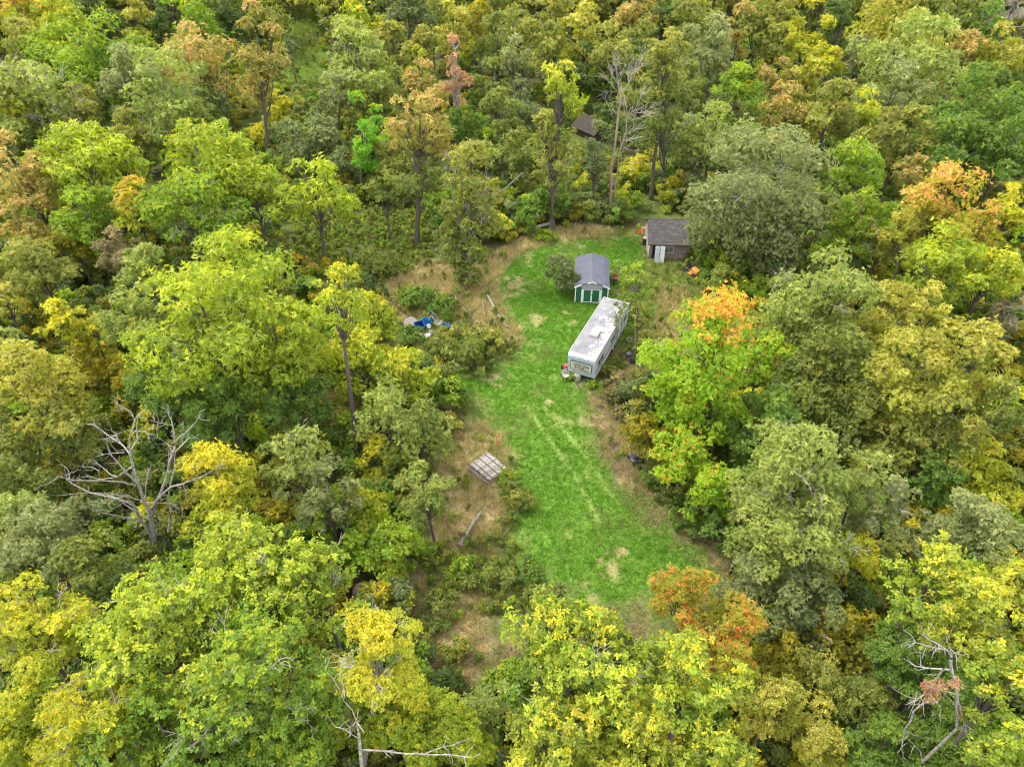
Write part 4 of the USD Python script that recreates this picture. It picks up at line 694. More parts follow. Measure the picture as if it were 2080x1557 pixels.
T(1990, 1240, 110, .9, 11.5, 'yellow', 'bright yellow oak at the right edge', name='oak_tree', Lk=1.2, lai=2.8, tipmul=.5)
T(2060, 1180, 60, 1.0, 11, 'yellow', 'yellow crown cut by the right edge above the bright yellow oak', name='oak_tree', Lk=1.2, tipmul=.5)
T(2045, 1390, 80, 1.0, 11, 'yellowlime', 'yellow-lime oak at the right edge below the bright yellow one', name='oak_tree', Lk=1.2)
T(2050, 1510, 80, 1.0, 10.5, 'lime', 'lime oak in the bottom right corner', name='oak_tree', Lk=1.2)
T(1830, 1290, 85, .8, 7, 'green', 'green tree behind the bare branches at the lower right')
T(1920, 1400, 95, .8, 6.5, 'green', 'green tree under the bare branches with a rusty leaf cluster')
T(1720, 1280, 85, .8, 5, 'golddark', 'thin gold and olive tree in the lower right gap', lai=2.0)
T(1660, 1370, 80, .8, 4.5, 'olive', 'thin olive tree with a dark stem in the lower right gap', lai=2.0)
T(1750, 1420, 85, .8, 4.5, 'oliveg', 'thin shaded green tree in the lower right gap')
T(1660, 1490, 85, .8, 4, 'gold', 'gold flecked low tree near the bottom edge, lower right')
T(1790, 1520, 85, .8, 4.5, 'green', 'green low tree near the bottom edge right of the gold flecked one')
T(1930, 1530, 80, .8, 5, 'green', 'green low tree near the bottom edge under the bare branches')
T(1590, 1320, 65, .9, 4.5, 'golddark', 'dark gold low tree right of the orange-red one')
# right middle
T(1440, 685, 128, .8, 10, 'maple', 'maple with orange top and green skirts right of the trailer', base=(1440, 930), name='maple_tree', twigs=14, nclump=34, lai=2.8, tipmul=.8)
T(1375, 745, 82, .7, 6.5, 'maple', 'lime left skirt crown of the orange maple above the leaf litter', name='maple_tree', tipmul=.15)
T(1430, 810, 108, .75, 7, 'maple', 'vivid lime maple crown below the orange-topped one', name='maple_tree', tipmul=.12)
T(1550, 720, 70, .7, 7, 'maple', 'orange-flecked maple bough right of the orange-topped crown', name='maple_tree', tipmul=-.14)
T(1390, 915, 75, .8, 5.5, 'maple', 'orange-fringed green maple above the push mower', name='maple_tree', tipmul=-.16)
T(1440, 985, 80, .8, 4.5, 'maple', 'green maple with orange specks along the right side of the lawn', name='maple_tree', tipmul=-.10)
T(1460, 1040, 75, .7, 3, 'green', 'low dark green tree over the leaf litter, lower right of the lawn')
T(1310, 880, 55, .7, 3, 'golddark', 'dark olive bushy tree left of the push mower under the maple')
T(1560, 860, 90, .9, 6.5, 'green', 'deep green tree in the shade right of the maple')
T(1540, 960, 60, .9, 5, 'green', 'shaded green tree between maple and pale grey-lime oak')
T(1680, 590, 112, .9, 10.5, 'pale', 'pale green tall tree right of the cabin', lai=3.2, twigs=8)
T(1610, 640, 75, 1.0, 8.5, 'pale', 'pale grey-green crown behind the maple')
T(1690, 730, 100, .9, 8, 'oliveg', 'olive green tree below the tall pale one')
T(1640, 800, 85, 1.0, 6, 'oliveg', 'shaded olive green tree with dark stem in the right middle')
T(1745, 850, 90, .9, 6, 'oliveg', 'shaded olive tree above the pale oak crown')
T(1800, 640, 75, .95, 9.5, 'gold', 'gold-tipped tree right of the tall pale green one')
T(1880, 620, 60, .9, 9.5, 'gold', 'gold-olive tree between the gold-tipped one and the right edge')
T(1830, 760, 110, .9, 9, 'gold', 'broad gold-olive tree in the right middle', lai=3.2)
T(1950, 730, 100, .95, 9, 'gold', 'second broad gold-olive tree nearer the right edge', lai=3.2)
T(1900, 860, 95, .9, 7, 'olive', 'olive tree below the two broad gold-olive ones')
T(1820, 890, 70, .9, 6, 'olive', 'olive crown over a slanting dark trunk in the right middle')
T(2030, 830, 65, 1.0, 7, 'oliveg', 'shaded tree on the right edge below the gold-olive trees')
T(2000, 950, 85, .8, 4.5, 'yellow', 'dark yellow low tree on the right edge above the grey-green ones', tipmul=.4)
T(1900, 950, 70, .8, 4.5, 'green', 'shaded green low tree left of the dark yellow one, right edge')
T(2050, 640, 50, 1.1, 5.5, 'brown', 'thin brown tree with bare grey twigs on the right edge', twigs=40, lai=1.2)
T(1930, 530, 95, .8, 9, 'lime', 'lime tree under the orange-tipped one on the right', tipmul=.6)
T(2010, 560, 70, .9, 7.5, 'yellowlime', 'yellow-lime tree on the right edge below the golden one')
T(1915, 410, 92, .95, 11, 'orange', 'orange-tipped tree on the upper right', name='maple_tree', lai=2.9)
T(1850, 470, 60, .9, 8, 'gold', 'gold-green tree left of the orange-tipped one on the right')
T(2050, 425, 55, 1.0, 9, 'yellow', 'golden yellow tree on the right edge')
T(1995, 460, 55, 1.0, 8, 'orange', 'tan-orange tree between the orange-tipped and golden yellow ones', tipmul=.8)
T(1530, 360, 140, .85, 9.5, 'grey', 'big grey willow-like tree above the cabin', base=(1527, 565), name='willow_tree', nclump=40, lai=3.6, leafpx=2.4, bark='bark_grey', twigs=14)
T(1468, 440, 72, .9, 5.5, 'grey', 'grey-green tree overhanging the right end of the cabin', leafpx=2.6)
T(1560, 480, 95, .8, 5, 'greydark', 'shaded grey-green tree below the big grey one', leafpx=3.2)
T(1640, 420, 60, 1.1, 7.5, 'grey', 'grey crown on the right shoulder of the big grey tree', name='willow_tree', leafpx=3.2)
T(1735, 335, 62, .95, 10, 'limegreen', 'lime tree with upright shoots right of the big grey tree')
T(1750, 430, 60, .9, 7.5, 'limegreen', 'green tree below the one with upright shoots')
T(1720, 490, 55, .9, 4.5, 'limegreen', 'shaded vivid green low tree behind the tall pale one')
T(1790, 500, 45, .9, 5, 'olive', 'olive low tree with bare pale poles, right of the tall pale tree', twigs=20)
# upper right
T(2005, 215, 95, .85, 11, 'green', 'large dark green tree near the upper right edge', lai=3.6, tipmul=1.6)
T(2050, 300, 70, .9, 9, 'green', 'dark green tree on the right edge below the large one')
T(1940, 300, 75, .9, 8, 'green', 'dark green crown left of the right edge ones')
T(1865, 115, 88, .85, 10, 'pale', 'pale olive broad tree at the upper right', leafpx=3.6)
T(1815, 185, 62, .95, 9, 'grey', 'grey-olive tree below the pale olive broad one', leafpx=3.6)
T(1822, 48, 84, .75, 11, 'gold', 'tan-topped green tree at the top edge, upper right')
T(1646, 55, 46, 1.3, 10, 'yellow', 'bright yellow tree at the top, right of centre')
T(1712, 30, 40, 1.2, 9, 'dark', 'dark green tree at the top right of the bright yellow one')
T(1590, 45, 45, 1.0, 10, 'olive', 'olive-lime tree left of the bright yellow one at the top')
T(1692, 128, 26, 1.0, 7, 'yellow', 'small vivid yellow tree below the dark green one at the top')
T(1745, 110, 36, 1.0, 7, 'grey', 'grey bare-twigged tree right of the small vivid yellow one', twigs=16, lai=1.8)
T(1690, 218, 60, .85, 8.5, 'olive', 'yellow-olive tree behind the lime one with upright shoots')
T(1600, 215, 48, .9, 8, 'tan', 'tan tree behind the big grey willow-like tree')
T(1580, 155, 40, .9, 7, 'tan', 'small tan-olive tree above the tan one')
T(1640, 150, 34, .9, 6.5, 'gold', 'small gold-olive tree left of the small vivid yellow one')
T(1757, 220, 42, 1.0, 8.5, 'yellowlime', 'thin yellow-lime tree above the olive tan ones, upper right', lai=2.0)
T(1840, 270, 56, .95, 8.5, 'olive', 'olive tan tree with a yellow top left of the dark green crowns', twigs=6)
T(1780, 290, 50, .9, 7, 'olive', 'dull olive tree between the lime upright one and the olive tan one')
T(1860, 350, 45, .8, 7, 'tan', 'tan tree just above the orange-tipped one')
T(1945, 25, 52, .9, 9, 'oliveg', 'dark olive tree at the top edge near the right corner')
T(2005, 40, 40, .9, 9, 'green', 'green tree at the top edge near the right corner', twigs=8)
T(2035, 92, 50, .8, 9, 'gold', 'golden tree at the right edge near the top corner')
T(2055, 20, 34, 1.0, 9, 'brown', 'grey leafless tree in the top right corner', lai=.5, twigs=70)
T(1955, 105, 45, .9, 8, 'tan', 'tan-olive tree between the pale olive broad tree and the golden one')
T(1500, 178, 46, .95, 9, 'limegreen', 'bright green round tree above the big grey one')
T(1455, 255, 72, .6, 8.5, 'pale', 'pale green spreading tree behind the big grey one', twigs=8)
T(1395, 265, 30, 1.0, 7, 'pale', 'small pale green crown left of the spreading one')
T(1445, 90, 54, 1.05, 10.5, 'grey', 'grey-green rounded tree at the top right of centre')
T(1500, 50, 30, 1.6, 10, 'tan', 'narrow tan tree right of the grey-green rounded one')
T(1545, 35, 44, 1.0, 10, 'olive', 'lime-olive tree at the top edge right of the narrow tan one')
T(1400, 30, 52, .8, 10, 'olive', 'yellow-olive tree at the top edge behind the grey-green rounded one')
T(1350, 115, 56, 1.1, 10.5, 'olive', 'tall olive tree right of the bare grey tree', base=(1322, 405), lai=3.0)
T(1350, 215, 58, 1.2, 8, 'oliveg', 'olive green tree on two slanting dark trunks right of the bare grey tree', base=(1345, 400), lai=3.0)
T(1400, 170, 42, 1.1, 7, 'oliveg', 'olive green tree between the bright green round one and the tall olive')
T(1410, 330, 42, 1.0, 5, 'greydark', 'dark green tree left of the big grey one above the cabin roof')
# upper middle
T(1145, 170, 54, .9, 12.5, 'yellowlime', 'yellow-lime tree crown standing out in the upper middle woods', base=(1118, 470), lai=3.0)
T(1125, 285, 60, 1.1, 7, 'olive', 'olive lower crown around the trunk under the yellow-lime one', base=(1124, 468), lai=2.8, stretch=1.5)
T(1105, 395, 55, 1.0, 4, 'green', 'shaded green tree above the broken grey log', base=(1098, 462))
T(1208, 300, 34, 1.8, 6, 'greydark', 'slim grey-green tree with pale tips left of the bare grey tree', base=(1204, 432), lai=3.4)
T(1060, 300, 48, 1.3, 6, 'oliveg', 'dark olive tree right of the sparse olive one')
T(1025, 240, 45, 1.2, 7, 'oliveg', 'shaded olive tree behind the reddish dying one')
T(955, 375, 78, 1.35, 8, 'olive', 'sparse tall olive tree at the top left of the clearing', base=(948, 575), lai=2.5, bark='bark_grey', twigs=12, leafpx=3.4)
T(950, 475, 62, 1.4, 4, 'oliveg', 'olive green thicket tree round the foot of the sparse tall olive', base=(940, 572), lai=2.8, leafpx=3.4)
T(855, 255, 72, 1.0, 9, 'tan', 'tall tan-olive tree on a straight bare trunk behind the weeds', base=(844, 500), lai=2.3, leafpx=3.6, tipmul=.6)
T(850, 345, 52, 1.0, 6, 'oliveg', 'lower olive crown on the straight bare trunk behind the weeds', base=(850, 497), lai=2.0, leafpx=3.4)
T(788, 385, 42, 1.1, 4.6, 'oliveg', 'small olive green tree left of the straight bare trunk', base=(792, 487), lai=2.4, leafpx=3.4)
T(738, 250, 44, 1.7, 8, 'vivid', 'narrow vivid green tree with a few orange sprays', base=(735, 400), lai=3.6)
T(785, 275, 32, 1.0, 6, 'yellowlime', 'small yellow-lime tree right of the narrow vivid green one', lai=2.4)
T(800, 320, 45, 1.0, 5, 'olive', 'dull olive tree below the small yellow-lime one')
T(700, 320, 35, 1.2, 4, 'greydark', 'shaded tree between the egg-shaped and narrow vivid green trees')
T(680, 185, 36, 1.1, 7, 'grey', 'grey-olive tree behind the egg-shaped one')
T(928, 130, 34, 1.7, 13, 'rust', 'reddish brown dying tree on a pale trunk', base=(934, 330), lai=1.5, bark='bark_pale', leafpx=3.2, twigs=8)
T(880, 215, 40, .8, 7, 'tan', 'small tan tree left of the pale trunk of the dying one', lai=2.4)
T(930, 255, 40, .9, 5, 'green', 'green tree behind the pale trunk of the dying one')
T(862, 165, 44, .8, 8, 'tan', 'tan-topped olive tree above the tall tan-olive one')
T(848, 122, 22, 1.4, 8, 'yellowlime', 'small bright yellow-lime tree in the upper middle left')
T(755, 155, 58, .85, 8, 'pale', 'pale olive tree above the narrow vivid green one')
T(722, 105, 62, 1.2, 10, 'pale', 'tall pale olive tree right of the grassy path', leafpx=3.6)
T(735, 30, 46, .9, 10, 'yellowlime', 'yellow-lime tree at the top edge behind the tall pale olive one')
T(685, 100, 32, 1.3, 8, 'grey', 'greyish tree beside the grassy path')
T(670, 25, 26, 1.2, 8, 'olive', 'olive tree at the top edge just right of the grassy path')
T(655, -4, 14, 1, 8, 'yellow', 'small golden tree at the top of the grassy path')
T(800, 95, 42, 1.0, 8, 'olive', 'olive tree right of the tall pale olive one')
T(832, 25, 42, 1.1, 10, 'greydark', 'grey-green tree at the top edge with a bare snag in front')
T(785, 35, 30, 1.3, 8, 'dark', 'dark tree at the top edge between yellow-lime and grey-green ones')
T(862, 95, 42, .9, 9, 'olive', 'olive tree with yellowish tips left of the yellow-topped one')
T(920, 50, 40, 1.1, 11, 'gold', 'yellow-topped tree above the reddish dying one')
T(970, 45, 36, 1.2, 9, 'golddark', 'dark gold tree right of the yellow-topped one')
T(880, 25, 34, 1.0, 9, 'oliveg', 'olive green tree at the top edge left of the yellow-topped one')
T(1010, 80, 46, 1.0, 9, 'oliveg', 'dull olive tree right of the dark gold one')
T(1000, 160, 40, 1.1, 6, 'oliveg', 'shaded olive tree behind the reddish bare saplings')
T(1060, 45, 55, .9, 10, 'olive', 'broad olive tree at the top centre')
T(1055, 120, 44, 1.0, 8, 'grey', 'grey-olive tree below the broad one at the top centre')
T(1060, 200, 45, 1.1, 6, 'greydark', 'shaded grey-green tree left of the yellow-lime crown, upper middle')
T(1130, 35, 46, .9, 10, 'olive', 'olive tree at the top edge right of centre')
T(1115, 95, 46, 1.0, 8.5, 'olive', 'olive tree just above the yellow-lime crown, upper middle')
T(1190, 60, 50, .9, 10, 'gold', 'gold-olive tree at the top, left of the pale snag')
T(1180, 130, 42, 1.0, 6.5, 'dark', 'shaded tree right of the yellow-lime crown, upper middle', twigs=8)
T(1240, 95, 48, .9, 9, 'olive', 'yellow-olive tree right behind the bare grey tree')
T(1235, 140, 40, 1.2, 6, 'green', 'shaded green tree behind the left side of the bare grey tree')
T(1285, 25, 46, .9, 10, 'tan', 'tan-olive tree at the top edge with a thin bare snag')
T(1300, 85, 42, 1.0, 8, 'oliveg', 'olive green tree above the bare grey tree')
T(1345, 35, 40, .9, 9, 'dark', 'dark olive tree at the top edge right of the thin bare snag')
T(1300, 175, 40, 1.3, 6, 'olive', 'olive tree right behind the twigs of the bare grey tree')
T(1290, 250, 40, 1.4, 4, 'dark', 'shaded dark tree behind the trunks of the bare grey tree')
T(1240, 225, 36, 1.3, 4, 'dark', 'shaded dark tree between the brown hut and the bare grey tree')
T(1000, 8, 45, .9, 9, 'olive', 'olive tree cut by the top edge left of centre')
# behind the top edge
ORD_ = ('first second third fourth fifth sixth seventh eighth ninth tenth eleventh twelfth thirteenth fourteenth fifteenth sixteenth seventeenth eighteenth').split()
for k_, (u_, z_, p_) in enumerate([(-20, 9, 'lime'), (90, 9, 'olive'), (250, 9, 'oliveg'), (330, 9, 'olive'), (500, 9, 'oliveg'), (700, 9, 'olive'), (780, 9, 'oliveg'), (900, 9, 'olive'), (1080, 9, 'olive'), (1200, 9, 'olive'), (1290, 9, 'oliveg'), (1420, 9, 'olive'), (1490, 9, 'olive'), (1580, 9, 'yellowlime'), (1680, 9, 'oliveg'), (1770, 9, 'olive'), (1900, 9, 'olive'), (1990, 9, 'oliveg')]):
    T(u_, -22, 48, .85, z_, p_, ORD_[k_] + ' from the left of the crowns only just showing along the top edge')

# trees without leaves ----------------------------------------------------
def bare_tree(label, base, lines, y0, bark, org, sc, seed, name='bare_tree', twig=2.2, r0=.30, fine=0, spread=1.6, yb=None):
    """lines: (points in the enlarged photograph, radius at both ends). The first is the trunk."""
    rng = np.random.default_rng(seed); b = np.array([*at(*base)[:2], 0.])
    if yb: b = np.array([on_plane_y(*base, yb)[0], yb, 0.])
    t = thing(name, label, 'tree', b); paths = []; lines = [(l, a * (.8 if i_ == 0 else .58) * (.75 if yb else 1), c * .5) for i_, (l, a, c) in enumerate(lines)]
    for k, (pts, ra, rb) in enumerate(lines):
        px_ = [(org[0] + x / sc, org[1] + y / sc) for x, y in pts]; n = len(px_); off = rng.uniform(-spread, spread) if k > 0 else 0; st_ = rng.uniform(0, .25)
        p = np.array([on_plane_y(u, v, b[1] + off * (i / max(1, n - 1)) * (k > 0) * 1.2) for i, (u, v) in enumerate(px_)]) - b
        q = [p[0]]
        for i in range(n - 1): q += [(p[i] + p[i + 1]) / 2 + rng.normal(0, .02 * np.linalg.norm(p[i + 1] - p[i]), 3), p[i + 1]]
        paths.append((np.array(q), np.linspace(ra, rb, len(q))))
    if yb: paths[0] = (np.vstack([[[rng.normal(0, .2), .3, -.2]], paths[0][0]]), np.concatenate([[paths[0][1][0] * 1.5], paths[0][1]]))
    obj('trunk', tubes(paths[:1], 9), bark, t, True)
    tw = []
    for p, r in paths[1:]:
        obj('branch', tubes([(p, r)], 6), bark, t, True)
        for _ in range(int(fine * len(p))):
            i0 = rng.integers(1, len(p)); d = p[i0] - p[i0 - 1]; d = d / (np.linalg.norm(d) + 1e-6) + rng.normal(0, .6, 3); ln = rng.uniform(.3, 1) * twig
            tw.append((wob(p[i0], p[i0] + d / np.linalg.norm(d) * ln, 4, .05 * ln, rng), np.linspace(min(.018, r[i0]), .006, 4) * (1 + .5 * (y0 > 50))))
    if tw: obj('twigs', tubes(tw, 3), 'twig_grey' if bark not in ('bark_pale', 'bark_dead') else bark, t, kind='stuff')
    return t
LN = lambda s: [tuple(map(float, a.split(','))) for a in s.split()]
bare_tree('large bare white dead tree with spreading branches on the left', (326, 1137), [
    (LN('1010,1372 985,1290 960,1200 940,1100 925,1040 918,985'), .30, .19),
    (LN('918,985 880,900 830,760 785,620 755,500 750,370 795,220 765,150 650,85'), .20, .03), (LN('795,220 830,160 865,150'), .05, .025), (LN('765,465 815,380 810,260'), .07, .03), (LN('790,310 880,310 915,355'), .05, .02),
    (LN('755,500 700,430 580,350 455,255 385,245'), .10, .025), (LN('590,370 500,372'), .04, .02), (LN('690,420 600,300'), .05, .02), (LN('710,485 600,490 465,525'), .05, .02), (LN('580,350 510,322'), .03, .015), (LN('600,355 690,320'), .03, .015),
    (LN('830,760 720,650 600,510 565,430 570,360'), .10, .03), (LN('775,610 720,640 650,690 500,710 385,680'), .09, .03), (LN('650,690 550,630 450,550'), .06, .02), (LN('500,640 440,605 360,610'), .04, .02), (LN('800,760 680,730 520,720 260,715 150,685 90,740'), .08, .025), (LN('250,710 245,640 200,595'), .05, .02), (LN('245,670 275,635'), .025, .015),
    (LN('955,1210 900,1130 840,1050 790,930 740,880'), .22, .10), (LN('790,930 650,870 420,820 300,760 250,730'), .11, .04), (LN('835,1058 700,1025 530,990 400,940 300,870 240,830'), .09, .025), (LN('390,950 300,965 250,985'), .04, .015),
    (LN('905,1040 780,960 650,870 560,835 400,820 140,845'), .09, .025), (LN('890,910 760,860 600,830 500,820'), .06, .02), (LN('880,900 1000,905 1130,915'), .06, .03), (LN('750,840 640,870 560,910 400,890'), .05, .02), (LN('880,870 885,760 900,680 925,600'), .06, .02), (LN('890,690 880,640'), .03, .015), (LN('680,920 580,980'), .03, .015), (LN('780,980 700,1040'), .03, .015),
    (LN('935,1010 1010,830 1060,690 1090,540 1130,440 1120,330 1100,220 1055,130'), .19, .03), (LN('1100,260 1020,240 960,230 920,160'), .05, .02), (LN('1130,400 1220,320 1290,250 1335,150'), .09, .025), (LN('1130,480 1240,370 1290,360 1390,395'), .06, .02), (LN('1105,480 1070,420 1000,365'), .05, .02), (LN('1220,310 1190,250'), .03, .015), (LN('1320,195 1370,190'), .025, .015), (LN('1060,250 970,290'), .03, .015),
    (LN('925,960 980,880 1100,770 1200,745 1310,700 1400,660 1480,610 1540,545'), .13, .03), (LN('1390,655 1330,630 1290,600'), .05, .02), (LN('1075,1140 1095,970 1075,850 1105,700 1130,600 1120,500'), .13, .05), (LN('1085,680 1030,620'), .03, .015), (LN('1075,660 1075,510'), .04, .02)],
    0, 'bark_dead', (80, 800), 4.098, 4, 'dead_tree', .8, .36, 1.3)
bare_tree('tall bare grey tree with fine twigs and two reddish trunks in the upper middle', (1240, 437), [
    (LN('800,1740 805,1500 830,1200 855,1000 865,900 880,800'), .22, .15), (LN('880,800 862,700 850,600 838,500 832,480'), .13, .03), (LN('830,1740 835,1500 865,1280 890,1180 920,1090 935,950 925,860 900,830'), .17, .08),
    (LN('885,780 930,700 960,640 1000,550 1050,460'), .10, .025), (LN('960,640 950,560 935,490'), .06, .02), (LN('862,750 800,680 765,620'), .05, .02), (LN('855,680 810,600 805,540'), .05, .02), (LN('855,640 880,560 872,470'), .05, .02),
    (LN('935,960 1000,920 1080,900 1145,855'), .07, .02), (LN('935,950 1000,880 1040,800 1060,740'), .07, .02), (LN('925,870 900,760'), .05, .03), (LN('920,1090 980,1060 1040,1030'), .05, .02), (LN('900,1170 960,1130 1030,1120'), .05, .02), (LN('880,1190 940,1200'), .03, .02), (LN('860,920 800,890'), .04, .02), (LN('940,990 1010,960 1090,940'), .05, .02), (LN('980,600 1020,560 1050,540'), .04, .02), (LN('850,740 780,750'), .03, .02), (LN('880,1280 950,1310'), .03, .02)],
    74, 'bark_red', (1040, 0), 3.992, 8, 'bare_tree', 1.8, .25, 2.6, 1.2)
bare_tree('thin grey bare saplings right of the reddish dying tree', (987, 232), [(LN('1860,920 1862,820 1870,740 1865,640 1850,540'), .12, .05), (LN('1870,740 1900,660 1935,640 1915,500'), .08, .03), (LN('1862,620 1830,520'), .05, .03), (LN('1868,600 1872,480'), .05, .03), (LN('1870,780 1830,700'), .05, .03), (LN('1900,680 1930,700 1940,600'), .05, .03)], 99, 'bark_red', (520, 0), 3.992, 9, 'bare_sapling', 1.8, .1, 1.2)
bare_tree('pale forked snag in front of the grey-green tree at the top', (824, 110), [(LN('1215,430 1222,350 1235,250 1225,180'), .22, .10), (LN('1235,250 1260,160'), .14, .05), (LN('1240,240 1290,210'), .08, .04)], 120, 'bark_pale', (520, 0), 3.992, 10, 'dead_snag', 1, .1, .4)
bare_tree('thin pale bare snag at the top edge right of centre', (1297, 75), [(LN('1030,260 1045,180 1060,110 1100,60'), .15, .06), (LN('1045,170 1035,90'), .09, .04), (LN('1065,110 1130,0'), .09, .04)], 130, 'bark_pale', (1040, 0), 3.992, 11, 'dead_snag', 1.5, .1, .7)
bare_tree('bare white crooked branches hanging over the lower right woods', (1945, 1475), [
    (LN('1575,1340 1570,1200 1566,1080 1545,1000 1540,940'), .085, .11), (LN('1545,930 1500,880 1430,840 1370,800'), .10, .025), (LN('1545,920 1520,840'), .06, .02), (LN('1545,915 1600,890'), .05, .02), (LN('1500,890 1410,870 1340,850 1300,880'), .06, .02), (LN('1555,1005 1400,995 1340,985 1290,950'), .09, .025), (LN('1500,1000 1450,1080 1400,1140 1340,1170 1240,1130'), .09, .02), (LN('1400,1140 1345,1180 1300,1195'), .04, .015), (LN('1345,1130 1340,1180'), .03, .015),
    (LN('1420,1170 1330,1240 1280,1340 1260,1450 1270,1500 1340,1550'), .10, .03), (LN('1285,1350 1380,1390'), .04, .015), (LN('1300,1400 1370,1470'), .03, .015), (LN('1420,1130 1470,1200'), .03, .02), (LN('1570,1150 1600,1250 1635,1380 1660,1420 1780,1390 1850,1440'), .09, .02), (LN('1640,1390 1650,1450'), .04, .02), (LN('1340,840 1290,850'), .03, .015), (LN('1330,880 1380,910'), .03, .015)],
    0, 'bark_dead', (1380, 1000), 2.796, 12, 'dead_tree', .7, .2, 1.0, .8, yb=at(1917, 1404, 11.5)[1])
bare_tree('pale dead tree with level broken limbs at the bottom edge', (735, 1590), [
    (LN('737,1600 733,1540 728,1485'), .13, .09), (LN('733,1522 780,1524 825,1530 880,1532 945,1536'), .09, .04), (LN('860,1531 900,1516 940,1506'), .05, .02), (LN('730,1500 700,1480 680,1475'), .05, .02), (LN('728,1485 715,1440 690,1400'), .06, .02), (LN('700,1416 690,1370 697,1335'), .05, .02), (LN('690,1400 660,1360'), .04, .02)],
    0, 'bark_dead', (0, 0), 1.0, 15, 'dead_tree', .7, .2, 1.2, .4, yb=at(740, 1500, 12.5)[1])
b_ = at(1917, 1404, 11.6); rl = thing('dead_leaf_cluster', 'cluster of rusty orange dead leaves caught in the bare lower right branches', 'leaf cluster', b_)
rg_ = np.random.default_rng(77); V_, f_, c_ = crown_mesh(rg_, [(rg_.normal(0, .28, 3), .22) for _ in range(8)], .6, .45, 'rust', .12, 3.0); tag(leaf_prim(path_for('dead_leaves', str(rl.GetPath())), V_, f_, c_), kind='stuff')
obj('twig', tubes([(np.array([[-.7, .1, .25], [0, 0, .05], [.6, -.1, -.05]]), .025)], 5), 'bark_pale', rl)

# bushes that stand by themselves ------------------------------------------
B = bush
B(1141, 592, 42, 1.05, 'greydark', 'dense grey-green bush against the left wall of the green shed', lai=4.2, leafpx=3.0)
B(960, 748, 62, .62, 'oliveg', 'rounded green bramble mound at the lawn edge below the junk pile', lai=3.2)
B(1000, 708, 42, .6, 'olive', 'olive bramble mound between the pole ends and the rounded mound')
B(890, 728, 42, .6, 'oliveg', 'green bramble mound below the pale rag heap')
B(925, 690, 34, .6, 'olive', 'low olive weeds in front of the black plastic bag')
B(838, 690, 34, .5, 'green', 'low green weeds in front of the table top')
B(850, 625, 48, .5, 'green', 'green bramble patch behind the table top')
B(900, 640, 38, .5, 'green', 'fresh green weeds behind the wire rack')
B(940, 588, 44, .75, 'oliveg', 'leafy shoots round the foot of the sparse tall olive tree')
B(760, 560, 50, .45, 'oliveg', 'olive weeds left of the dry grass behind the yellow tree')
B(1027, 975, 20, .8, 'limegreen', 'small lime shrub at the right corner of the deck sections')
B(1048, 1035, 36, .8, 'olive', 'yellowish goldenrod clump at the lawn edge below the deck')
B(1035, 995, 22, .6, 'oliveg', 'dark weeds between the lime shrub and the goldenrod clump')
B(910, 875, 30, .8, 'gold', 'gold-green shrub left of the orange post')
B(1062, 472, 34, .6, 'green', 'dark green shrub under the broken grey log')
B(1105, 485, 26, .5, 'limegreen', 'bright green leafy clump in front of the splintered stump')
B(1190, 440, 38, .7, 'greydark', 'dark green shrub below the slim grey-green tree')
B(1295, 375, 48, .7, 'yellow', 'vivid yellow shrub at the foot of the bare grey tree')
B(1360, 410, 36, .8, 'yellow', 'yellow shrub above the cabin roof')
B(1330, 345, 30, .8, 'gold', 'gold shrub between the two slanting dark trunks')
B(1255, 800, 42, .7, 'brown', 'brownish thin bush right of the front of the trailer', lai=2.2)
B(1235, 765, 24, .7, 'oliveg', 'green weeds under the front right corner of the trailer')
B(1200, 786, 15, .5, 'limegreen', 'bright green weeds right of the ribbed drum')
B(1163, 768, 12, .9, 'limegreen', 'tiny lime shrub between the white chair and the ribbed drum')
B(1300, 800, 36, .7, 'oliveg', 'thin olive bush below the two white rags', lai=2.2)
B(1315, 715, 34, .9, 'olive', 'thin olive bush right of the slim young tree', lai=1.8)
B(1415, 530, 32, .7, 'green', 'green shrub against the right end of the cabin')
B(1455, 600, 42, .9, 'pale', 'pale green shrub below the ride-on mower')
B(1265, 645, 30, .9, 'oliveg', 'weeds along the right side of the trailer', lai=2.4)
B(1000, 1185, 55, .5, 'oliveg', 'green weed thicket at the lower left of the lawn')
B(1080, 1165, 40, .4, 'green', 'dark weeds at the lower left lawn edge')
B(945, 1170, 50, .45, 'limegreen', 'yellow-green goldenrod patch below the fallen pole')
B(900, 1260, 55, .5, 'oliveg', 'olive weeds beside the dry grass at the bottom')
B(940, 1330, 45, .6, 'olive', 'olive scrub in the dry grass right of the pink-topped yellow tree')
B(1060, 1420, 60, .6, 'green', 'green undergrowth beside the reddish bare soil at the bottom')
B(612, 545, 22, .9, 'red', 'small red-leaved sapling left of the lime oak trunk')
B(634, 562, 16, 1.2, 'rust', 'tiny pinkish red sapling right of the red-leaved one')
B(1258, 850, 26, .7, 'brown', 'sparse brown scrub on the leaf litter above the push mower', lai=1.6)
B(1285, 585, 20, .8, 'limegreen', 'low lime shoots left of the slim young tree')
B(1395, 1060, 46, .6, 'green', 'green shrub at the edge of the leaf litter below the maple')
B(1340, 985, 40, .6, 'green', 'green shrub in front of the push mower')
B(820, 1130, 60, .7, 'limegreen', 'bright green thicket at the lower left edge of the dry grass')
T(1291, 560, 30, 1.4, 7, 'limegreen', 'slim young lime tree with a long bare trunk right of the trailer', base=(1291, 712), name='young_tree', lai=2.0, bark='bark_grey', leafpx=3.0, nclump=14)
T(1297, 640, 20, 1.6, 3.5, 'olive', 'thin olive sapling crown round the trunk of the slim young tree', name='young_tree', lai=1.2, leafpx=3.0, base=(1296, 715))
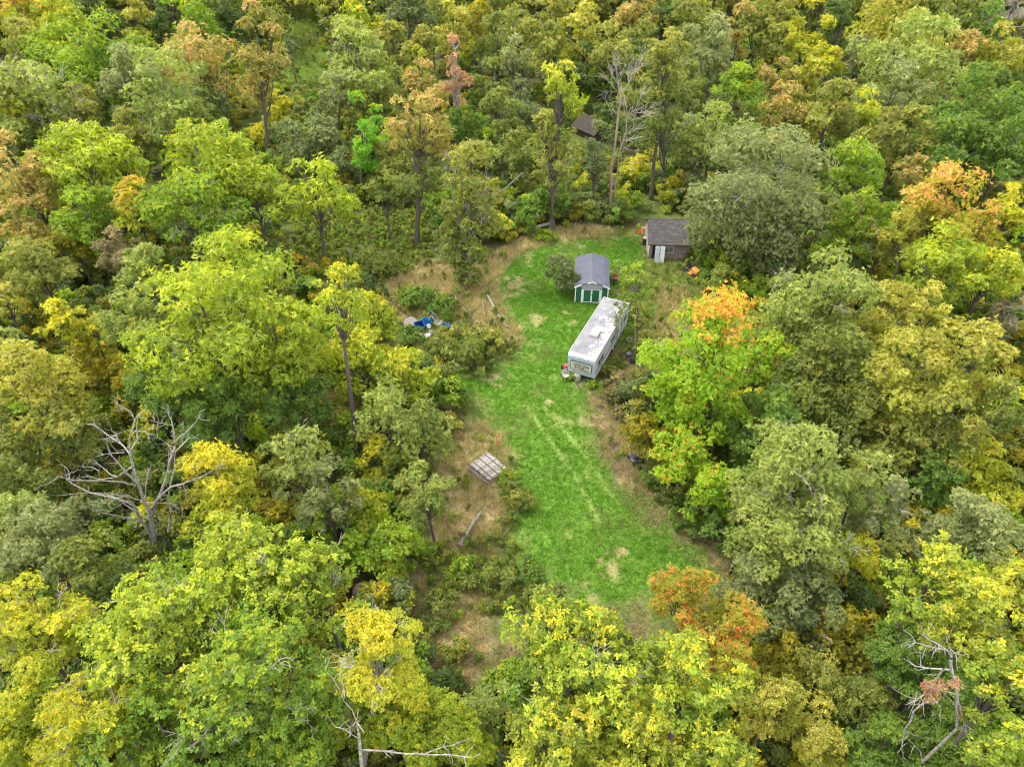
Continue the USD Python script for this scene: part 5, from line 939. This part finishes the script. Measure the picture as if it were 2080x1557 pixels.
# vine on the trailer
vi = thing('climbing_vine', 'ivy-like vine with dark leaves growing over the rear right edge of the trailer roof', 'vine', tl(1.15, 2.6, 0))
rg_ = np.random.default_rng(21); P_ = []
for _ in range(300):
    y = rg_.uniform(.4, 4.2); x = 1.2 - abs(rg_.normal(0, .42)) * (.4 + .6 * (y > 1.5)); p = tl(min(x, 1.22), y, 2.76 if x < 1.15 else rg_.uniform(1.6, 2.74)) - tl(1.15, 2.6, 0); P_.append(p)
for _ in range(40): P_.append(tl(rg_.normal(.15, .12), rg_.uniform(3.4, 3.9), 2.77) - tl(1.15, 2.6, 0))
P_ = np.array(P_); V_, f_, c_ = leaves(P_, np.tile([.1, 0, 1.0], (len(P_), 1)), .10, rg_, 4, np.tile(PAL['oliveg'][0], (len(P_), 1)), droop=.1); tag(leaf_prim(path_for('vine_leaves', str(vi.GetPath())), V_, f_, c_), kind='stuff')
obj('stems', tubes([(np.array([tl(1.23, y, 0), tl(1.22, y + .1, 1.5), tl(1.16, y + .2, 2.78), tl(.7, y + .5, 2.78)]) - tl(1.15, 2.6, 0), .015) for y in (1.2, 2.2, 3.2)], 4), 'bark_dark', vi, kind='stuff')

# ------------------------------------------------------------------ ground cover that nobody could count
def instancer(name, label, category, protos, pts, scl, mat, seed, idx=None):
    """protos: list of (v, f, c) leaf meshes."""
    rng = np.random.default_rng(seed); pi = UsdGeom.PointInstancer.Define(stage, path_for(name)); root = str(pi.GetPath()); tag(pi, label, category, None, 'stuff'); paths = []
    for i, (v, f, c) in enumerate(protos):
        m = colour_mesh(f'{root}/clump' + (f'_{i:03d}' if i else ''), v, f, mat, c, 'leafcol', 'uniform'); paths.append(m.GetPath())
    n = len(pts); pi.CreatePrototypesRel().SetTargets(paths); pi.CreateProtoIndicesAttr(Vt.IntArray.FromNumpy((rng.integers(0, len(protos), n) if idx is None else idx).astype(np.int32)))
    pi.CreatePositionsAttr(Vt.Vec3fArray.FromNumpy(pts.astype(np.float32))); pi.CreateScalesAttr(Vt.Vec3fArray.FromNumpy((scl[:, None] * np.ones((1, 3))).astype(np.float32)))
    a = rng.uniform(0, 2 * np.pi, n); pi.CreateOrientationsAttr(Vt.QuathArray([Gf.Quath(float(math.cos(x / 2)), 0, 0, float(math.sin(x / 2))) for x in a]))
def scatter(poly, dens, seed, edge=0.0, keep=None):
    rng = np.random.default_rng(seed); x0, y0, x1, y1 = poly.bounds; n = int((x1 - x0) * (y1 - y0) * dens); x, y = rng.uniform(x0, x1, n), rng.uniform(y0, y1, n)
    w = shapely.contains(poly.buffer(edge), shapely.points(x, y)); x, y = x[w], y[w]
    if keep is not None: k = keep(x, y, rng); x, y = x[k], y[k]
    return np.stack([x, y, height(x, y)], 1)
def tuft(rng, n, h, spread, wid, c, lean=.5, jit=.25):
    a = rng.uniform(0, 2 * np.pi, n); p = np.stack([rng.normal(0, spread, n), rng.normal(0, spread, n), np.zeros(n)], 1); d = np.stack([np.cos(a) * rng.uniform(0, lean, n), np.sin(a) * rng.uniform(0, lean, n), np.ones(n)], 1); hh = h * rng.uniform(.55, 1.2, n)[:, None]
    s = np.stack([-np.sin(a + .9), np.cos(a + .9), 0 * a], 1) * wid; V = np.stack([p - s, p + s, p + d * hh], 1).reshape(-1, 3); f = np.arange(3 * n).reshape(-1, 3)
    return V, f, np.clip(np.asarray(c) * rng.uniform(1 - jit, 1 + jit, (n, 1)) * rng.uniform(.9, 1.1, (n, 3)), .005, .8)
rg_ = np.random.default_rng(31)
NB = lambda x, y, s, f=.55: meshkit.fbm(np.stack([x * f, y * f, 0 * x], -1), 4, s)
solid = shapely.union_all([Polygon([tuple(tl(x, y)[:2]) for x, y in ((-1.2, -4.6), (1.2, -4.6), (1.2, 4.5), (-1.2, 4.5))]), sbox(6.1, 56.5, 9.4, 61.9), sbox(14.2, 64.4, 18.3, 69.4)])
def bare_at(x, y):
    b = NB(x, y, 77) > .70; n = NB(x, y, 12, 1.4)
    for u, v, r in BARE: q = at(u, v); b |= np.hypot(x - q[0], y - q[1]) < r * (.55 + 2.2 * (n - .5))
    for ln in TRACKS: b |= (shapely.distance(ln, shapely.points(x, y)) < .16) & (n > .38)
    return b
lawn_pts = scatter(LAWN, 75, 1, .7, lambda x, y, r: (r.uniform(size=len(x)) < soft(LAWN, x, y, 1.3, 50)) & (~shapely.contains(solid, shapely.points(x, y))) & (~bare_at(x, y) | (r.uniform(size=len(x)) < .22)) & (r.uniform(size=len(x)) < .35 + 1.1 * NB(x, y, 5, 1.3)))
g_ = [tuft(rg_, 9, h, .075, .011, c, .9) for h, c in ((.09, (.062, .150, .016)), (.10, (.070, .185, .012)), (.11, (.085, .220, .012)), (.12, (.115, .255, .018)), (.11, (.145, .245, .035)), (.10, (.17, .20, .06)))]
rl_ = np.random.default_rng(66); li = np.clip(np.floor(6 * np.clip(.5 + 1.9 * (NB(lawn_pts[:, 0], lawn_pts[:, 1], 91, .33) - .5) + 1.1 * (NB(lawn_pts[:, 0], lawn_pts[:, 1], 92, 1.6) - .5) + rl_.normal(0, .16, len(lawn_pts)), 0, .999)), 0, 5).astype(int)
instancer('lawn_grass', 'short bright green mown grass of the clearing', 'grass', g_, lawn_pts, np.random.default_rng(2).uniform(.7, 1.5, len(lawn_pts)), 'grass_blades', 3, li)
straw_pts = np.vstack([scatter(p, 14, 40 + i, .5) for i, p in enumerate(STRAW)])
g_ = [tuft(rg_, 22, h, .13, .012, c, 1.1) for h, c in ((.55, (.42, .33, .17)), (.42, (.52, .41, .23)), (.6, (.34, .28, .12)), (.40, (.22, .24, .07)))]
instancer('dry_grass', 'tall dry straw-coloured grass round the clearing', 'dry grass', g_, straw_pts, np.random.default_rng(4).uniform(.6, 1.25, len(straw_pts)), 'grass_blades', 5)
def weed(seed, pal, r, rz, n=4, lai=2.2, L=.10):
    rng = np.random.default_rng(seed); V, f, c = crown_mesh(rng, crown_shape(rng, r, rz, n, -.6), r, rz, pal, L, lai, k=5); V = V + [0, 0, rz * .85]; V[:, 2] = np.maximum(V[:, 2], .01); return V, f, c
wd = [weed(1, 'oliveg', .35, .45), weed(2, 'green', .32, .42), weed(3, 'olive', .30, .5), weed(4, 'limegreen', .28, .36)]
w_pts = np.vstack([scatter(p, d, 60 + i, .3) for i, (p, d) in enumerate(zip(WEEDS, (1.9, 3.2, 2.4, 1.6, 1.6, 1.6)))] + [scatter(CLEAR.difference(LAWN.buffer(.6)), .40, 70)])
w_pts = w_pts[~shapely.contains(solid.buffer(.2), shapely.points(w_pts[:, 0], w_pts[:, 1]))]
junk = at(868, 668); w_pts = w_pts[np.hypot((w_pts[:, 0] - junk[0]) / 2.6, (w_pts[:, 1] - junk[1]) / 1.6) > 1]; deckp = at(990, 955); w_pts = w_pts[np.hypot(w_pts[:, 0] - deckp[0], w_pts[:, 1] - deckp[1]) > 1.6]
instancer('tall_weeds', 'knee-high green weeds round the clearing', 'weeds', wd, w_pts, np.random.default_rng(6).uniform(.55, 1.25, len(w_pts)), 'leaves_vary', 7)
short_pts = scatter(CLEAR.difference(LAWN), 16, 80, 0, lambda x, y, r: (~shapely.contains(solid, shapely.points(x, y))) & (r.uniform(size=len(x)) < NB(x, y, 9, .6) * 1.3))
g_ = [tuft(rg_, 14, h, .12, .012, c, 1.0) for h, c in ((.25, (.13, .19, .03)), (.22, (.21, .22, .06)), (.3, (.11, .18, .025)), (.2, (.36, .29, .13)))]
gr_pts = scatter(GREENISH, 26, 85, .3, lambda x, y, r: (~shapely.contains(solid, shapely.points(x, y))) & (r.uniform(size=len(x)) < NB(x, y, 19, .7) * 1.5)); short_pts = np.vstack([short_pts, gr_pts])
instancer('rough_grass', 'rough mixed grass at the margins of the clearing', 'grass', g_, short_pts, np.random.default_rng(8).uniform(.7, 1.3, len(short_pts)), 'grass_blades', 9)
fl_pts = np.vstack([scatter(LAWN, .8, 90)] + [scatter(p, 16, 91 + i, .3) for i, p in enumerate(LITTER)]); fl_pts[:, 2] += .03
def litter(seed, c, n=7, s=.05):
    rng = np.random.default_rng(seed); p = np.stack([rng.normal(0, .22, n), rng.normal(0, .22, n), rng.uniform(0, .03, n)], 1); return leaves(p, np.tile([0, 0, 1.], (n, 1)), s, rng, 1, np.tile(np.asarray(c, float), (n, 1)), droop=.05, aspect=.5)
instancer('fallen_leaves', 'fallen brown and yellow leaves on the lawn edge and bare soil', 'fallen leaves', [litter(1, (.30, .20, .10), 7, .07), litter(2, (.20, .12, .06), 7, .07), litter(3, (.55, .47, .20), 1, .06), litter(4, (.38, .27, .19), 7, .07)], fl_pts, np.random.default_rng(10).uniform(.7, 1.3, len(fl_pts)), 'leaves', 11)
# undergrowth of the wood
pal_u = ['oliveg', 'green', 'olive', 'green', 'limegreen', 'yellowlime', 'greydark', 'oliveg', 'dark', 'golddark']
ug = [weed(100 + i, p, .95, .9, 8, 2.4, .17) for i, p in enumerate(pal_u)]
view = Polygon([(-34, 8), (34, 8), (150, 240), (-150, 240)])
keepw = lambda x, y, r: r.uniform(size=len(x)) < np.where(y > 78, .42, np.clip(60 / np.maximum(y, 40), .25, 1)) * (.45 + NB(x, y, 15, .15))
u_pts = scatter(view.difference(CLEAR.buffer(.8)).difference(PATH.buffer(.5)), .60, 100, 0, keepw); hs = at(1206, 283); u_pts = u_pts[np.hypot(u_pts[:, 0] - hs[0], u_pts[:, 1] - hs[1] + 1) > 4.5]
instancer('undergrowth', 'green and yellow shrub layer on the floor of the wood', 'undergrowth', ug, u_pts, np.random.default_rng(12).uniform(.8, 2.0, len(u_pts)) * np.where(u_pts[:, 1] > 75, .8, 1.0), 'leaves_vary', 13)
# the wood goes on round the edges of the photograph
ow = [(lambda r: crown_mesh(r, crown_shape(r, 4.2, 3.6, 16), 4.2, 3.6, p, .55, 2.6, single=True))(np.random.default_rng(200 + i)) for i, p in enumerate(['oliveg', 'lime', 'olive', 'gold', 'grey'])]
fr_ = Polygon([(-17.7 - 4, 10), (17.7 + 4, 10), (88, 138), (-88, 138)]).buffer(5)
o_pts = scatter(sbox(-150, -10, 150, 230).difference(fr_), .022, 120, 0); o_pts[:, 2] += 7.5
instancer('surrounding_woods', 'mixed green and yellow wood going on beyond the edges of the view', 'wood', [(v, f, c) for v, f, c in ow], o_pts, np.random.default_rng(14).uniform(.8, 1.3, len(o_pts)), 'leaves_vary', 15)
